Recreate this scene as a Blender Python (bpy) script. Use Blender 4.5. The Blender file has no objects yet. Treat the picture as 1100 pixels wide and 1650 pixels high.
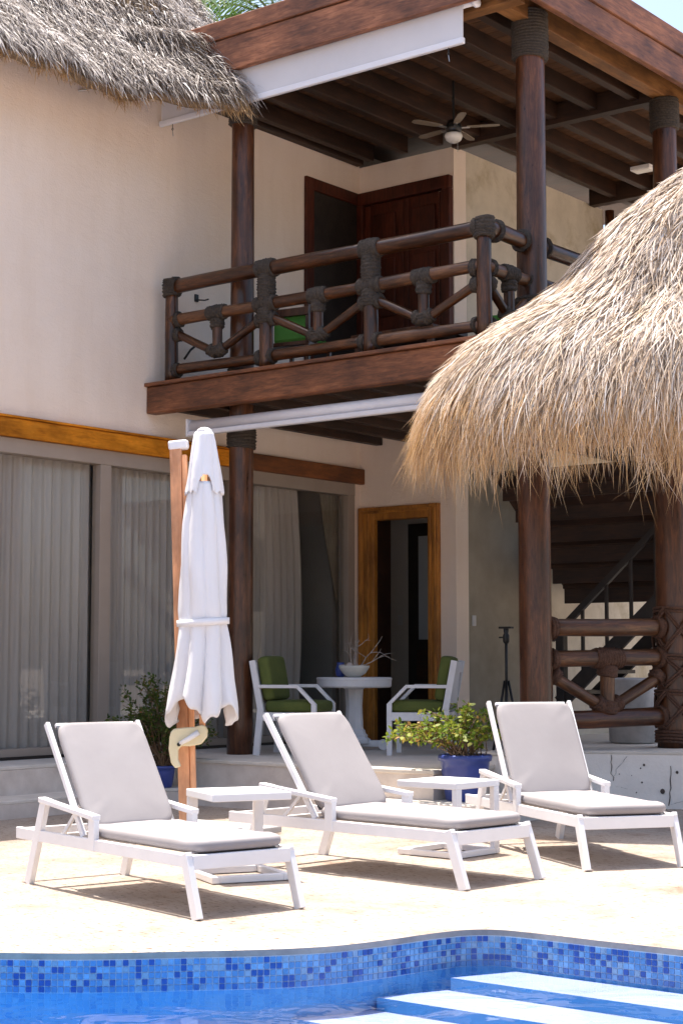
import bpy, bmesh, math, random
import numpy as np
from mathutils import Vector, Matrix
random.seed(7); rng = np.random.default_rng(7)
R = math.radians
scene = bpy.context.scene
COL = scene.collection

# ------------------------------------------------------------------ camera
cam = bpy.data.cameras.new('camera'); camo = bpy.data.objects.new('camera', cam); COL.objects.link(camo)
camo.location = (0, 0, 1.30); camo.rotation_euler = (R(90 + 5.148), 0, R(38.377))
cam.sensor_fit = 'VERTICAL'; cam.sensor_height = 36; cam.sensor_width = 24; cam.lens = 58.57
cam.clip_end = 500; scene.camera = camo
scene.render.resolution_x = 682; scene.render.resolution_y = 1024
# ------------------------------------------------------------------ light
SUN_T = Vector((0.25, -0.045, -1.0)).normalized()          # the way the sunlight travels
w = bpy.data.worlds.new('World'); scene.world = w; w.use_nodes = True
nt = w.node_tree; nt.nodes.clear()
sky = nt.nodes.new('ShaderNodeTexSky'); sky.sky_type = 'NISHITA'; sky.sun_disc = False
elev = math.asin(-SUN_T.z); az = math.atan2(-SUN_T.x, -SUN_T.y)
sky.sun_elevation = elev; sky.sun_rotation = az; sky.air_density = 1.0; sky.dust_density = 4.0; sky.ozone_density = 1.5
bg = nt.nodes.new('ShaderNodeBackground'); bg.inputs[1].default_value = 0.115
wo = nt.nodes.new('ShaderNodeOutputWorld')
nt.links.new(sky.outputs[0], bg.inputs[0]); nt.links.new(bg.outputs[0], wo.inputs[0])
sl = bpy.data.lights.new('sun', 'SUN'); sl.energy = 3.7; sl.angle = R(0.53); sl.color = (1, .94, .86)
so = bpy.data.objects.new('sun', sl); COL.objects.link(so)
so.rotation_euler = SUN_T.to_track_quat('-Z', 'Y').to_euler(); so.location = (-10, 4, 20)
vs = scene.view_settings; vs.view_transform = 'Standard'; vs.look = 'None'; vs.gamma = 1.0; vs.use_curve_mapping = False
vs.exposure = 1.48
cy = scene.cycles; cy.max_bounces = 8; cy.diffuse_bounces = 5; cy.glossy_bounces = 4; cy.transparent_max_bounces = 16
cy.caustics_reflective = False; cy.caustics_refractive = False

# ------------------------------------------------------------------ materials
def newmat(name):
    m = bpy.data.materials.new(name); m.use_nodes = True
    return m, m.node_tree, m.node_tree.nodes['Principled BSDF']
def coords(nt, scale=(1, 1, 1), rnd=True):
    tc = nt.nodes.new('ShaderNodeTexCoord'); mp = nt.nodes.new('ShaderNodeMapping')
    mp.inputs['Scale'].default_value = scale
    nt.links.new(tc.outputs['Object'], mp.inputs[0])
    if rnd:
        oi = nt.nodes.new('ShaderNodeObjectInfo'); mu = nt.nodes.new('ShaderNodeMath'); mu.operation = 'MULTIPLY'
        mu.inputs[1].default_value = 37.0; nt.links.new(oi.outputs['Random'], mu.inputs[0])
        nt.links.new(mu.outputs[0], mp.inputs['Location'])
    return mp.outputs[0]
def noise(nt, co, scale, detail=6, rough=.6, dist=0):
    n = nt.nodes.new('ShaderNodeTexNoise'); n.inputs['Scale'].default_value = scale
    n.inputs['Detail'].default_value = detail; n.inputs['Roughness'].default_value = rough; n.inputs['Distortion'].default_value = dist
    nt.links.new(co, n.inputs['Vector']); return n.outputs['Fac']
def ramp(nt, fac, stops, interp='LINEAR'):
    r = nt.nodes.new('ShaderNodeValToRGB'); r.color_ramp.interpolation = interp
    els = r.color_ramp.elements
    while len(els) < len(stops): els.new(.5)
    for e, (p, c) in zip(els, stops): e.position = p; e.color = (*c, 1)
    nt.links.new(fac, r.inputs[0]); return r.outputs[0]
def mixc(nt, fac, a, b, mode='MIX'):
    m = nt.nodes.new('ShaderNodeMix'); m.data_type = 'RGBA'; m.blend_type = mode
    if isinstance(fac, float): m.inputs[0].default_value = fac
    else: nt.links.new(fac, m.inputs[0])
    for i, v in ((6, a), (7, b)):
        if isinstance(v, tuple): m.inputs[i].default_value = (*v, 1)
        else: nt.links.new(v, m.inputs[i])
    return m.outputs[2]
def bump(nt, bs, h, strength, dist=.01):
    b = nt.nodes.new('ShaderNodeBump'); b.inputs['Strength'].default_value = strength; b.inputs['Distance'].default_value = dist
    nt.links.new(h, b.inputs['Height']); nt.links.new(b.outputs[0], bs.inputs['Normal'])
def pmat(name, c1, c2, scale=4, rough=.6, bstr=.15, bscale=40, bdist=.004, stretch=(1, 1, 1), spec=.5, metal=0, lo=.3, hi=.7):
    m, nt, bs = newmat(name); co = coords(nt, stretch)
    nt.links.new(ramp(nt, noise(nt, co, scale), [(lo, c1), (hi, c2)]), bs.inputs['Base Color'])
    bs.inputs['Roughness'].default_value = rough; bs.inputs['Specular IOR Level'].default_value = spec; bs.inputs['Metallic'].default_value = metal
    if bstr: bump(nt, bs, noise(nt, co, bscale, 4), bstr, bdist)
    return m
def wood(name, dark, mid, light, axis, rough=.38, s=1.0, bstr=.25, spec=.5):
    m, nt, bs = newmat(name)
    st = {'x': (.12, 1, 1), 'y': (1, .12, 1), 'z': (1, 1, .12)}[axis]
    co = coords(nt, tuple(v * s for v in st)); g = noise(nt, co, 34, 10, .7, .8)
    col = ramp(nt, g, [(.28, dark), (.5, mid), (.75, light)])
    co2 = coords(nt, tuple(v * s for v in {'x': (.5, 1, 1), 'y': (1, .5, 1), 'z': (1, 1, .5)}[axis]))
    blot = ramp(nt, noise(nt, co2, 3.2, 4, .6), [(.3, (.42, .37, .35)), (.66, (1.28, 1.22, 1.18))])
    nt.links.new(mixc(nt, 1.0, col, blot, 'MULTIPLY'), bs.inputs['Base Color'])
    rr = nt.nodes.new('ShaderNodeMapRange'); rr.inputs[3].default_value = rough - .08; rr.inputs[4].default_value = rough + .22
    nt.links.new(g, rr.inputs[0]); nt.links.new(rr.outputs[0], bs.inputs['Roughness'])
    bump(nt, bs, g, bstr, .004); bs.inputs['Specular IOR Level'].default_value = spec
    return m
def strand(name, stops, rough=.6, transl=.0):
    m, nt, bs = newmat(name)
    at = nt.nodes.new('ShaderNodeAttribute'); at.attribute_name = 'tint'
    sp = nt.nodes.new('ShaderNodeSeparateColor'); nt.links.new(at.outputs['Color'], sp.inputs[0])
    c = ramp(nt, sp.outputs[0], stops); c = mixc(nt, sp.outputs[1], c, mixc(nt, 1.0, c, (1.0, .74, .42), 'MULTIPLY'))
    nt.links.new(c, bs.inputs['Base Color']); bs.inputs['Roughness'].default_value = rough
    bs.inputs['Specular IOR Level'].default_value = .3
    if transl:
        tr = nt.nodes.new('ShaderNodeBsdfTranslucent'); nt.links.new(c, tr.inputs[0])
        mx = nt.nodes.new('ShaderNodeMixShader'); mx.inputs[0].default_value = transl
        out = nt.nodes['Material Output']
        nt.links.new(bs.outputs[0], mx.inputs[1]); nt.links.new(tr.outputs[0], mx.inputs[2]); nt.links.new(mx.outputs[0], out.inputs[0])
    return m
def glassmat(name, tint=(1, 1, 1), rough=.0, ior=1.45, wave=0):
    m = bpy.data.materials.new(name); m.use_nodes = True; nt = m.node_tree; nt.nodes.clear()
    o = nt.nodes.new('ShaderNodeOutputMaterial'); t = nt.nodes.new('ShaderNodeBsdfTransparent'); t.inputs[0].default_value = (*tint, 1)
    g = nt.nodes.new('ShaderNodeBsdfGlossy'); g.inputs['Roughness'].default_value = rough
    f = nt.nodes.new('ShaderNodeFresnel'); ge = nt.nodes.new('ShaderNodeNewGeometry'); mr = nt.nodes.new('ShaderNodeMapRange')
    mr.inputs[3].default_value = ior; mr.inputs[4].default_value = 1 / ior          # both faces of a thin pane reflect alike
    nt.links.new(ge.outputs['Backfacing'], mr.inputs[0]); nt.links.new(mr.outputs[0], f.inputs[0])
    mx = nt.nodes.new('ShaderNodeMixShader')
    nt.links.new(f.outputs[0], mx.inputs[0]); nt.links.new(t.outputs[0], mx.inputs[1]); nt.links.new(g.outputs[0], mx.inputs[2]); nt.links.new(mx.outputs[0], o.inputs[0])
    if wave:
        co = coords(nt, (1, 1, 1), False)
        b = nt.nodes.new('ShaderNodeBump'); b.inputs['Strength'].default_value = wave; b.inputs['Distance'].default_value = .05
        nt.links.new(noise(nt, co, 2.6, 3, .5, .5), b.inputs['Height'])
        nt.links.new(b.outputs[0], g.inputs['Normal']); nt.links.new(b.outputs[0], f.inputs['Normal'])
    return m

M = {}
def stuccomat():
    m, nt, bs = newmat('stucco'); co = coords(nt, (1, 1, 1), False)
    c = ramp(nt, noise(nt, co, 1.1, 5, .6), [(.3, (.86, .71, .59)), (.7, (.91, .775, .665))])
    stk = ramp(nt, noise(nt, coords(nt, (3, 3, .5), False), 1.6, 6, .65), [(.25, (.955, .94, .92)), (.55, (1, 1, 1))])
    nt.links.new(mixc(nt, 1.0, c, stk, 'MULTIPLY'), bs.inputs['Base Color']); bs.inputs['Roughness'].default_value = .92; bs.inputs['Specular IOR Level'].default_value = .15
    a = nt.nodes.new('ShaderNodeMath'); a.operation = 'ADD'; nt.links.new(noise(nt, co, 55, 5, .65), a.inputs[0]); nt.links.new(noise(nt, coords(nt, (1, 1, 2.2), False), 9, 4, .5, .8), a.inputs[1])
    bump(nt, bs, a.outputs[0], .55, .008); return m
M['stucco'] = stuccomat()
def stained():
    m, nt, bs = newmat('weathered_stucco'); co = coords(nt)
    base = ramp(nt, noise(nt, co, 3), [(.3, (.56, .49, .39)), (.7, (.70, .62, .50))])
    st = ramp(nt, noise(nt, co, 1.4, 8, .7, .3), [(.52, (1, 1, 1)), (.72, (.62, .56, .42))])
    nt.links.new(mixc(nt, 1.0, base, st, 'MULTIPLY'), bs.inputs['Base Color']); bs.inputs['Roughness'].default_value = .9
    bump(nt, bs, noise(nt, co, 60), .4, .006); return m
M['stain'] = stained()
M['shadewall'] = pmat('shaded_render', (.27, .235, .18), (.38, .335, .265), 2.2, .9, .4, 40, .006)  # shaded stretch of the cream side wall, the shade painted in as grey
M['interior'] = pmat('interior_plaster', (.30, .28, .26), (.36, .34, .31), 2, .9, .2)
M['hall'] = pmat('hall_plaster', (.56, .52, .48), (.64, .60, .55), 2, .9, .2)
def deckmat():
    m, nt, bs = newmat('travertine'); co = coords(nt, (1, 1, 1), False)
    b = ramp(nt, noise(nt, co, 1.3, 8, .65), [(.30, (.25, .185, .14)), (.45, (.35, .285, .23)), (.72, (.40, .345, .295))])
    pk = ramp(nt, noise(nt, co, 2.3, 5, .7, .4), [(.54, (1, 1, 1)), (.74, (.74, .60, .52))])
    pit = ramp(nt, noise(nt, coords(nt, (1, 3.2, 1), False), 17, 4, .65), [(.365, (.22, .15, .11)), (.425, (1, 1, 1))])
    c = mixc(nt, 1.0, mixc(nt, 1.0, b, pk, 'MULTIPLY'), pit, 'MULTIPLY')
    nt.links.new(c, bs.inputs['Base Color']); bs.inputs['Roughness'].default_value = .75; bs.inputs['Specular IOR Level'].default_value = .25
    bump(nt, bs, noise(nt, co, 30), .25, .004); return m
M['deck'] = deckmat()
M['step'] = pmat('step_stone', (.54, .46, .40), (.70, .62, .55), 5, .8, .4, 50, .006)
M['nosing'] = pmat('nosing_stone', (.60, .54, .47), (.70, .64, .57), 5, .75, .3, 50)
M['pwall'] = pmat('whitewashed_wall', (.82, .745, .68), (.92, .86, .80), 3, .9, .5, 45, .008)
M['crack'] = pmat('crack_shadow', (.05, .04, .035), (.10, .08, .07), 20, 1, 0)
M['log'] = wood('varnished_log', (.022, .008, .004), (.080, .029, .012), (.18, .070, .026), 'z', .25)
M['lograil'] = wood('railing_log', (.010, .004, .002), (.050, .018, .006), (.18, .068, .021), 'z', .25)
M['fascia'] = wood('weathered_fascia', (.07, .026, .014), (.24, .095, .045), (.42, .19, .10), 'x', .5)
M['logw'] = wood('worn_log', (.028, .014, .008), (.10, .043, .018), (.26, .125, .05), 'z', .38)
M['beam'] = wood('stained_beam', (.05, .018, .008), (.17, .062, .024), (.32, .135, .06), 'x', .45)
M['beamo'] = wood('amber_beam', (.10, .04, .012), (.22, .10, .03), (.32, .16, .055), 'x', .5)
M['dark'] = wood('dark_timber', (.012, .005, .002), (.035, .014, .006), (.07, .03, .012), 'x', .5)
M['plankw'] = wood('ceiling_board', (.035, .016, .006), (.11, .048, .018), (.19, .09, .035), 'x', .6)
M['lint'] = wood('amber_lintel', (.36, .12, .010), (.60, .22, .014), (.70, .29, .03), 'y', .6, 1, .1, .15)
M['lint_shade'] = wood('shaded_lintel', (.10, .030, .007), (.20, .065, .014), (.28, .10, .025), 'y', .5, 1, .1)  # same lintel run as the amber part, balcony shade put into its colour
M['dframe'] = wood('amber_door_frame', (.26, .10, .014), (.44, .18, .024), (.54, .25, .05), 'z', .5, 1, .1)
M['reddoor'] = wood('mahogany_door', (.030, .006, .003), (.075, .016, .007), (.115, .028, .012), 'z', .4, 1, .1, .3)
M['black'] = pmat('black_timber', (.012, .008, .006), (.03, .02, .015), 6, .5, .2)
M['rope'] = pmat('dark_rope', (.016, .012, .009), (.075, .055, .040), 60, .85, .8, 160, .006)
M['ropeb'] = pmat('brown_rope', (.05, .022, .013), (.13, .06, .036), 60, .8, .8, 160, .006)
M['alu'] = pmat('taupe_aluminium', (.33, .265, .215), (.37, .30, .245), 3, .5, 0)
M['curtain'] = pmat('sheer_curtain', (.44, .395, .36), (.52, .47, .435), 3, .9, .1, 200, .002, (4, 4, .2))
M['curtaind'] = pmat('brown_curtain', (.20, .17, .13), (.28, .24, .19), 3, .9, .1)
M['glass'] = glassmat('window_glass', (.94, .94, .93), .0, 1.33)
M['frost'] = pmat('frosted_pane', (.45, .48, .50), (.5, .53, .55), 3, .3, 0)
M['white'] = pmat('white_powder_coat', (.76, .745, .75), (.81, .795, .80), 5, .42, .05, 90, .002)
M['whitew'] = pmat('white_painted_wood', (.66, .645, .66), (.74, .725, .74), 6, .5, .1, 40)
M['sling'] = pmat('light_grey_canvas', (.28, .253, .251), (.32, .292, .289), 2.5, .9, .15, 7, .010)
M['slingd'] = pmat('cushion_underside', (.10, .10, .11), (.14, .14, .15), 4, .9, .1)
M['canvas'] = pmat('white_canvas', (.74, .73, .75), (.80, .79, .81), 2, .85, .55, 9, .02, (1, 1, .35))
M['pole'] = wood('oiled_pole', (.62, .29, .14), (.74, .38, .20), (.80, .46, .27), 'z', .55, 1, .05)
M['cream'] = pmat('cream_plastic', (.72, .63, .40), (.77, .68, .46), 4, .4, 0)
M['olive'] = pmat('olive_fabric', (.075, .095, .018), (.11, .13, .028), 6, .9, .3, 60)
M['lime'] = pmat('lime_fabric', (.07, .22, .03), (.09, .27, .045), 6, .9, .2)
M['bluepot'] = pmat('cobalt_glaze', (.030, .05, .22), (.055, .085, .32), 5, .3, .3, 14, .006)
M['soil'] = pmat('soil', (.03, .02, .014), (.06, .045, .03), 20, 1, .5)
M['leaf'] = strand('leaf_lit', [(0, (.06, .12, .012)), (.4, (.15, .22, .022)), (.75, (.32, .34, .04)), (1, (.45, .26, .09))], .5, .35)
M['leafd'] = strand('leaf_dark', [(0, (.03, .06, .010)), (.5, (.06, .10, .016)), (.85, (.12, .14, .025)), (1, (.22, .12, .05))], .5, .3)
M['palm'] = strand('palm_leaf', [(0, (.04, .10, .02)), (1, (.12, .20, .04))], .4, .3)
M['stem'] = pmat('twig', (.12, .07, .04), (.22, .14, .08), 20, .8, .2)
M['thatch'] = strand('palm_thatch', [(0, (.12, .075, .04)), (.18, (.32, .23, .15)), (.45, (.58, .465, .355)), (.8, (.78, .69, .60)), (1, (.85, .79, .73))], .5, .2)
M['thatchg'] = strand('grey_thatch', [(0, (.10, .07, .05)), (.2, (.24, .20, .17)), (.55, (.42, .37, .335)), (.85, (.58, .53, .50)), (1, (.74, .70, .68))], .55, .2)
M['fringe'] = strand('tan_fringe', [(0, (.34, .20, .09)), (.5, (.60, .40, .20)), (1, (.78, .60, .38))], .5, .3)
M['shell'] = pmat('thatch_underside', (.13, .085, .05), (.24, .17, .10), 30, 1, .5)
M['concrete'] = pmat('grey_concrete', (.30, .29, .28), (.48, .46, .45), 5, .85, .4, 30)
M['metal'] = pmat('dark_metal', (.02, .02, .02), (.04, .04, .04), 8, .35, 0, metal=.6)
M['steel'] = pmat('steel', (.5, .48, .46), (.6, .58, .56), 8, .35, 0, metal=.9)
M['red'] = pmat('red_plastic', (.4, .02, .02), (.5, .03, .03), 8, .4, 0)
M['ceramic'] = pmat('cream_ceramic', (.60, .57, .50), (.68, .65, .57), 8, .35, 0)
M['shellw'] = pmat('sea_shell', (.55, .44, .38), (.75, .68, .62), 14, .6, .4, 40)
M['twigw'] = pmat('bleached_twig', (.35, .29, .25), (.55, .48, .43), 20, .8, .2)
M['switch'] = pmat('switch_plastic', (.55, .54, .54), (.62, .61, .61), 8, .4, 0)
M['blade'] = pmat('fan_blade', (.20, .15, .10), (.28, .22, .16), 6, .4, 0)
M['globe'] = pmat('opal_glass', (.75, .72, .66), (.8, .77, .7), 4, .25, 0)
M['blind'] = pmat('blind_fabric', (.60, .585, .60), (.65, .635, .65), 2, .85, .15, 60)
M['blindbar'] = pmat('blind_bar', (.70, .70, .74), (.75, .75, .79), 3, .4, 0)
M['grout'] = pmat('pool_grout', (.56, .60, .68), (.66, .70, .76), 10, .8, .2)
M['coping'] = pmat('coping_edge', (.24, .22, .21), (.42, .37, .32), 7, .85, .4, 40)
for i, c in enumerate([(.085, .235, .48), (.155, .34, .58), (.018, .075, .32), (.21, .33, .47)]):
    M['tile%d' % i] = pmat('glass_tile', tuple(v * .85 for v in c), tuple(min(1, v * 1.15) for v in c), 30, .15, .1, 60, .002)
M['poolfloor'] = pmat('pool_plaster', (.07, .30, .58), (.10, .36, .64), 2, .7, .1)
M['poolstep'] = pmat('pool_step_plaster', (.34, .37, .50), (.41, .44, .57), 2, .7, .1)
M['water'] = glassmat('water_surface', (.86, .91, 1.0), .0, 1.33, .32)

# ------------------------------------------------------------------ mesh helpers
class MB:
    def __init__(s): s.v = []; s.f = []; s.mi = []
    def add(s, vs, fs, mi=0):
        o = len(s.v); s.v += [tuple(p) for p in vs]; s.f += [tuple(i + o for i in f) for f in fs]; s.mi += [mi] * len(fs); return s
    def box(s, c, d, mtx=None, mi=0):
        x, y, z = [k / 2 for k in d]
        vs = [Vector((sx * x, sy * y, sz * z)) for sx in (-1, 1) for sy in (-1, 1) for sz in (-1, 1)]
        if mtx is not None: vs = [mtx @ v for v in vs]
        vs = [v + Vector(c) for v in vs]
        return s.add(vs, [(0, 1, 3, 2), (4, 6, 7, 5), (0, 4, 5, 1), (2, 3, 7, 6), (0, 2, 6, 4), (1, 5, 7, 3)], mi)
    def bb(s, x0, x1, y0, y1, z0, z1, mi=0):
        return s.box(((x0 + x1) / 2, (y0 + y1) / 2, (z0 + z1) / 2), (x1 - x0, y1 - y0, z1 - z0), None, mi)
    def bar(s, p0, p1, a, b, up=(0, 0, 1)):
        p0, p1 = Vector(p0), Vector(p1); d = (p1 - p0); L = d.length; d.normalize()
        u = Vector(up); sd = d.cross(u)
        if sd.length < 1e-4: sd = d.cross(Vector((1, 0, 0)))
        sd.normalize(); u = sd.cross(d)
        m = Matrix((d, sd, u)).transposed()
        return s.box((p0 + p1) / 2, (L, a, b), m)
    def tube(s, pts, r, seg=8, r1=None, caps=True, closed=False):
        pts = [Vector(p) for p in pts]; n = len(pts); rows = []
        for i, p in enumerate(pts):
            if closed: t = pts[(i + 1) % n] - pts[i - 1]
            else: t = pts[min(i + 1, n - 1)] - pts[max(i - 1, 0)]
            t.normalize()
            if i == 0:
                a = t.cross(Vector((0, 0, 1)))
                if a.length < .05: a = t.cross(Vector((1, 0, 0)))
            else: a = a - t * a.dot(t)
            a.normalize(); b = t.cross(a)
            rr = r if r1 is None else r + (r1 - r) * i / (n - 1)
            rows.append([p + (a * math.cos(2 * math.pi * k / seg) + b * math.sin(2 * math.pi * k / seg)) * rr for k in range(seg)])
        fs = []
        for i in range(n if closed else n - 1):
            j = (i + 1) % n
            for k in range(seg): l = (k + 1) % seg; fs.append((i * seg + k, i * seg + l, j * seg + l, j * seg + k))
        if caps and not closed: fs += [tuple(range(seg - 1, -1, -1)), tuple((n - 1) * seg + k for k in range(seg))]
        return s.add([v for r_ in rows for v in r_], fs)
    def lathe(s, prof, seg=24, c=(0, 0, 0), caps=True):
        vs = [(c[0] + r * math.cos(2 * math.pi * k / seg), c[1] + r * math.sin(2 * math.pi * k / seg), c[2] + z) for r, z in prof for k in range(seg)]
        fs = [(i * seg + k, i * seg + (k + 1) % seg, (i + 1) * seg + (k + 1) % seg, (i + 1) * seg + k) for i in range(len(prof) - 1) for k in range(seg)]
        if caps: fs += [tuple(range(seg - 1, -1, -1)), tuple((len(prof) - 1) * seg + k for k in range(seg))]
        return s.add(vs, fs)
    def prism(s, poly, z0, z1):
        n = len(poly); vs = [(x, y, z0) for x, y in poly] + [(x, y, z1) for x, y in poly]
        return s.add(vs, [tuple(range(n - 1, -1, -1)), tuple(range(n, 2 * n))] + [(i, (i + 1) % n, n + (i + 1) % n, n + i) for i in range(n)])
    def mesh(s, name, mats, smooth=False):
        me = bpy.data.meshes.new(name); me.from_pydata(s.v, [], s.f); me.validate()
        bm = bmesh.new(); bm.from_mesh(me); bmesh.ops.recalc_face_normals(bm, faces=bm.faces); bm.to_mesh(me); bm.free()
        for m in (mats if isinstance(mats, (list, tuple)) else [mats]): me.materials.append(m)
        if any(s.mi): me.polygons.foreach_set('material_index', s.mi)
        if smooth: me.polygons.foreach_set('use_smooth', [True] * len(me.polygons))
        return me
    def build(s, name, mat, parent=None, bevel=0, smooth=False, seg=2):
        return link(name, s.mesh(name, mat, smooth), parent, bevel, seg)
def link(name, me, parent=None, bevel=0, seg=2):
    o = bpy.data.objects.new(name, me); COL.objects.link(o)
    if parent: o.parent = parent
    if bevel:
        b = o.modifiers.new('bevel', 'BEVEL'); b.width = bevel; b.segments = seg; b.limit_method = 'ANGLE'; b.angle_limit = R(35); b.harden_normals = False
    return o
def empty(name, label, cat, loc=(0, 0, 0), rz=0, group=None):
    o = bpy.data.objects.new(name, None); COL.objects.link(o); o.location = loc; o.rotation_euler = (0, 0, rz); o.empty_display_size = .1
    return tag(o, label, cat, group)
def tag(o, label, cat, group=None):
    o['label'] = label; o['category'] = cat
    if group: o['group'] = group
    return o
def struct(o, label=None):
    o['kind'] = 'structure'
    if label: o['label'] = label
    return o
def frame_to(p0, p1):
    p0, p1 = Vector(p0), Vector(p1); d = (p1 - p0)
    return Matrix.Translation(p0) @ d.to_track_quat('Z', 'Y').to_matrix().to_4x4(), d.length
def log(name, p0, p1, r0, r1, mat, parent, seg=16, rings=9, wob=.05):
    m, L = frame_to(p0, p1); vs = []; fs = []
    ph = random.random() * 9
    for i in range(rings):
        t = i / (rings - 1); rr = r0 + (r1 - r0) * t
        ox = math.sin(t * 5 + ph) * rr * wob * .6; oy = math.cos(t * 4 + ph * 2) * rr * wob * .6
        for k in range(seg):
            a = 2 * math.pi * k / seg; q = rr * (1 + wob * .5 * math.sin(3 * a + ph + t * 2) + wob * .4 * math.sin(5 * a - t * 6))
            vs.append((ox + q * math.cos(a), oy + q * math.sin(a), t * L))
    for i in range(rings - 1):
        for k in range(seg): fs.append((i * seg + k, i * seg + (k + 1) % seg, (i + 1) * seg + (k + 1) % seg, (i + 1) * seg + k))
    fs += [tuple(range(seg - 1, -1, -1)), tuple((rings - 1) * seg + k for k in range(seg))]
    mb = MB(); mb.add(vs, fs); o = mb.build(name, mat, parent, 0, True); o.matrix_local = m
    return o
def lashing(p0, p1, r, mat, parent, thick=.017, name='rope_lashing', bulge=.12):
    """turns of rope wound round a pole, each turn its own bead"""
    m, L = frame_to(p0, p1); n = max(3, int(L / (thick * 1.7))); prof = []; ph = random.random() * 6
    seg = 18; vs = []; fs = []; rows = n * 4 + 1
    for i in range(rows):
        t = i / (rows - 1); bead = thick * .55 * abs(math.sin(math.pi * n * t)); end = 1 + bulge * math.sin(math.pi * t)
        for k in range(seg):
            a = 2 * math.pi * k / seg
            tilt = .010 * math.sin(a + ph + 5 * t)
            q = (r + .004) * end + bead + .004 * math.sin(7 * a + i * 1.7 + ph) + .003 * math.sin(13 * a - i)
            vs.append((q * math.cos(a), q * math.sin(a), t * L + tilt))
    for i in range(rows - 1):
        for k in range(seg): fs.append((i * seg + k, i * seg + (k + 1) % seg, (i + 1) * seg + (k + 1) % seg, (i + 1) * seg + k))
    fs += [tuple(range(seg - 1, -1, -1)), tuple((rows - 1) * seg + k for k in range(seg))]
    mb = MB(); mb.add(vs, fs); o = mb.build(name, mat, parent, 0, True); o.matrix_local = m
    return o
def plank(name, p0, p1, a, b, mat, parent, bevel=.004):
    """board with its length on local x, so the grain follows it"""
    p0, p1 = Vector(p0), Vector(p1); d = p1 - p0; L = d.length; d.normalize()
    sd = Vector((0, 0, 1)).cross(d)
    if sd.length < 1e-4: sd = Vector((0, 1, 0))
    sd.normalize(); up = d.cross(sd)
    mtx = Matrix((d, sd, up)).transposed().to_4x4(); mtx.translation = (p0 + p1) / 2
    o = MB().box((0, 0, 0), (L, a, b)).build(name, mat, parent, bevel); o.matrix_local = mtx
    return o
def blades(name, P, D, N, L, W, droop, mat, parent, tint, segs=3, lift=None, path=None, gold=None, curl=.06):
    """many narrow leaf strips as one mesh; P root, D direction, N facing"""
    n = len(P); D = D / np.linalg.norm(D, axis=1)[:, None]
    S = np.cross(D, N); S /= np.maximum(np.linalg.norm(S, axis=1), 1e-6)[:, None]
    rows = segs + 1; V = np.zeros((n, rows, 2, 3)); prof = np.interp(np.linspace(0, 1, rows), [0, .35, .75, 1], [.6, 1, .75, .08])
    bend = rng.normal(0, curl, n)
    for i in range(rows):
        t = i / segs
        c = (P + D * (L * t)[:, None] if path is None else path(t)) + S * (bend * L * t * t)[:, None]
        c[:, 2] -= droop * L * t * t
        if lift is not None: c += N * (lift * math.sin(math.pi * min(1, t * 1.1)))[:, None]
        hw = (W * prof[i] / 2)[:, None]
        V[:, i, 0] = c - S * hw; V[:, i, 1] = c + S * hw
    idx = np.arange(n)[:, None] * rows * 2
    F = np.stack([np.concatenate([idx + 2 * i, idx + 2 * i + 1, idx + 2 * i + 3, idx + 2 * i + 2], 1) for i in range(segs)], 1).reshape(-1)
    me = bpy.data.meshes.new(name); nf = n * segs
    me.vertices.add(n * rows * 2); me.vertices.foreach_set('co', V.reshape(-1))
    me.loops.add(nf * 4); me.loops.foreach_set('vertex_index', F.astype(np.int32))
    me.polygons.add(nf); me.polygons.foreach_set('loop_start', (np.arange(nf) * 4).astype(np.int32)); me.polygons.foreach_set('loop_total', np.full(nf, 4, np.int32))
    me.update(calc_edges=True)
    at = me.color_attributes.new('tint', 'FLOAT_COLOR', 'POINT')
    c = np.ones((n, rows * 2, 4), np.float32); c[:, :, 0] = tint[:, None]; c[:, :, 1] = 0 if gold is None else gold[:, None]; at.data.foreach_set('color', c.reshape(-1))
    me.materials.append(mat); o = link(name, me, parent); return o

RH = np.array([.7840, .6208, 0]); FH = np.array([-.6208, .7840, 0])     # across / away axes of the palapa platform

# ================================================================== GROUND, POOL
pool_edge = [(-9.2, 3.6), (-7.6, 4.05), (-6.7, 4.55), (-5.94, 5.03), (-5.6, 5.28), (-5.31, 5.57), (-5.05, 5.84), (-4.88, 6.09), (-4.79, 6.37), (-4.73, 6.66), (-4.66, 6.86), (-4.54, 6.96), (-4.34, 6.985), (-4.0, 6.985), (-3.57, 7.0), (-2.6, 7.02), (-1.4, 7.05), (0.2, 7.1)]
def smooth_curve(pts, sub=6):
    out = []
    for i in range(len(pts) - 1):
        p = [Vector(pts[max(0, min(len(pts) - 1, i + k))]) for k in (-1, 0, 1, 2)]
        for j in range(sub):
            t = j / sub
            out.append(.5 * ((2 * p[1]) + (p[2] - p[0]) * t + (2 * p[0] - 5 * p[1] + 4 * p[2] - p[3]) * t * t + (3 * p[1] - p[0] - 3 * p[2] + p[3]) * t ** 3))
    out.append(Vector(pts[-1])); return out
edge = smooth_curve(pool_edge)
near = [Vector((2.2, 6.6)), Vector((2.6, 4.6)), Vector((.6, 2.6)), Vector((-2, 1.6)), Vector((-6, .4)), Vector((-9.5, 1.6))]
outline = edge + near
def sheet_with_hole(name, outer, hole, z, mat):
    bm = bmesh.new()
    for loop in (outer, hole):
        vs = [bm.verts.new((p[0], p[1], z)) for p in loop]
        for a, b in zip(vs, vs[1:] + vs[:1]): bm.edges.new((a, b))
    bmesh.ops.triangle_fill(bm, use_beauty=True, edges=bm.edges[:])
    for f in bm.faces:
        if f.normal.z < 0: f.normal_flip()
    me = bpy.data.meshes.new(name); bm.to_mesh(me); bm.free(); me.materials.append(mat); return link(name, me)
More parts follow.
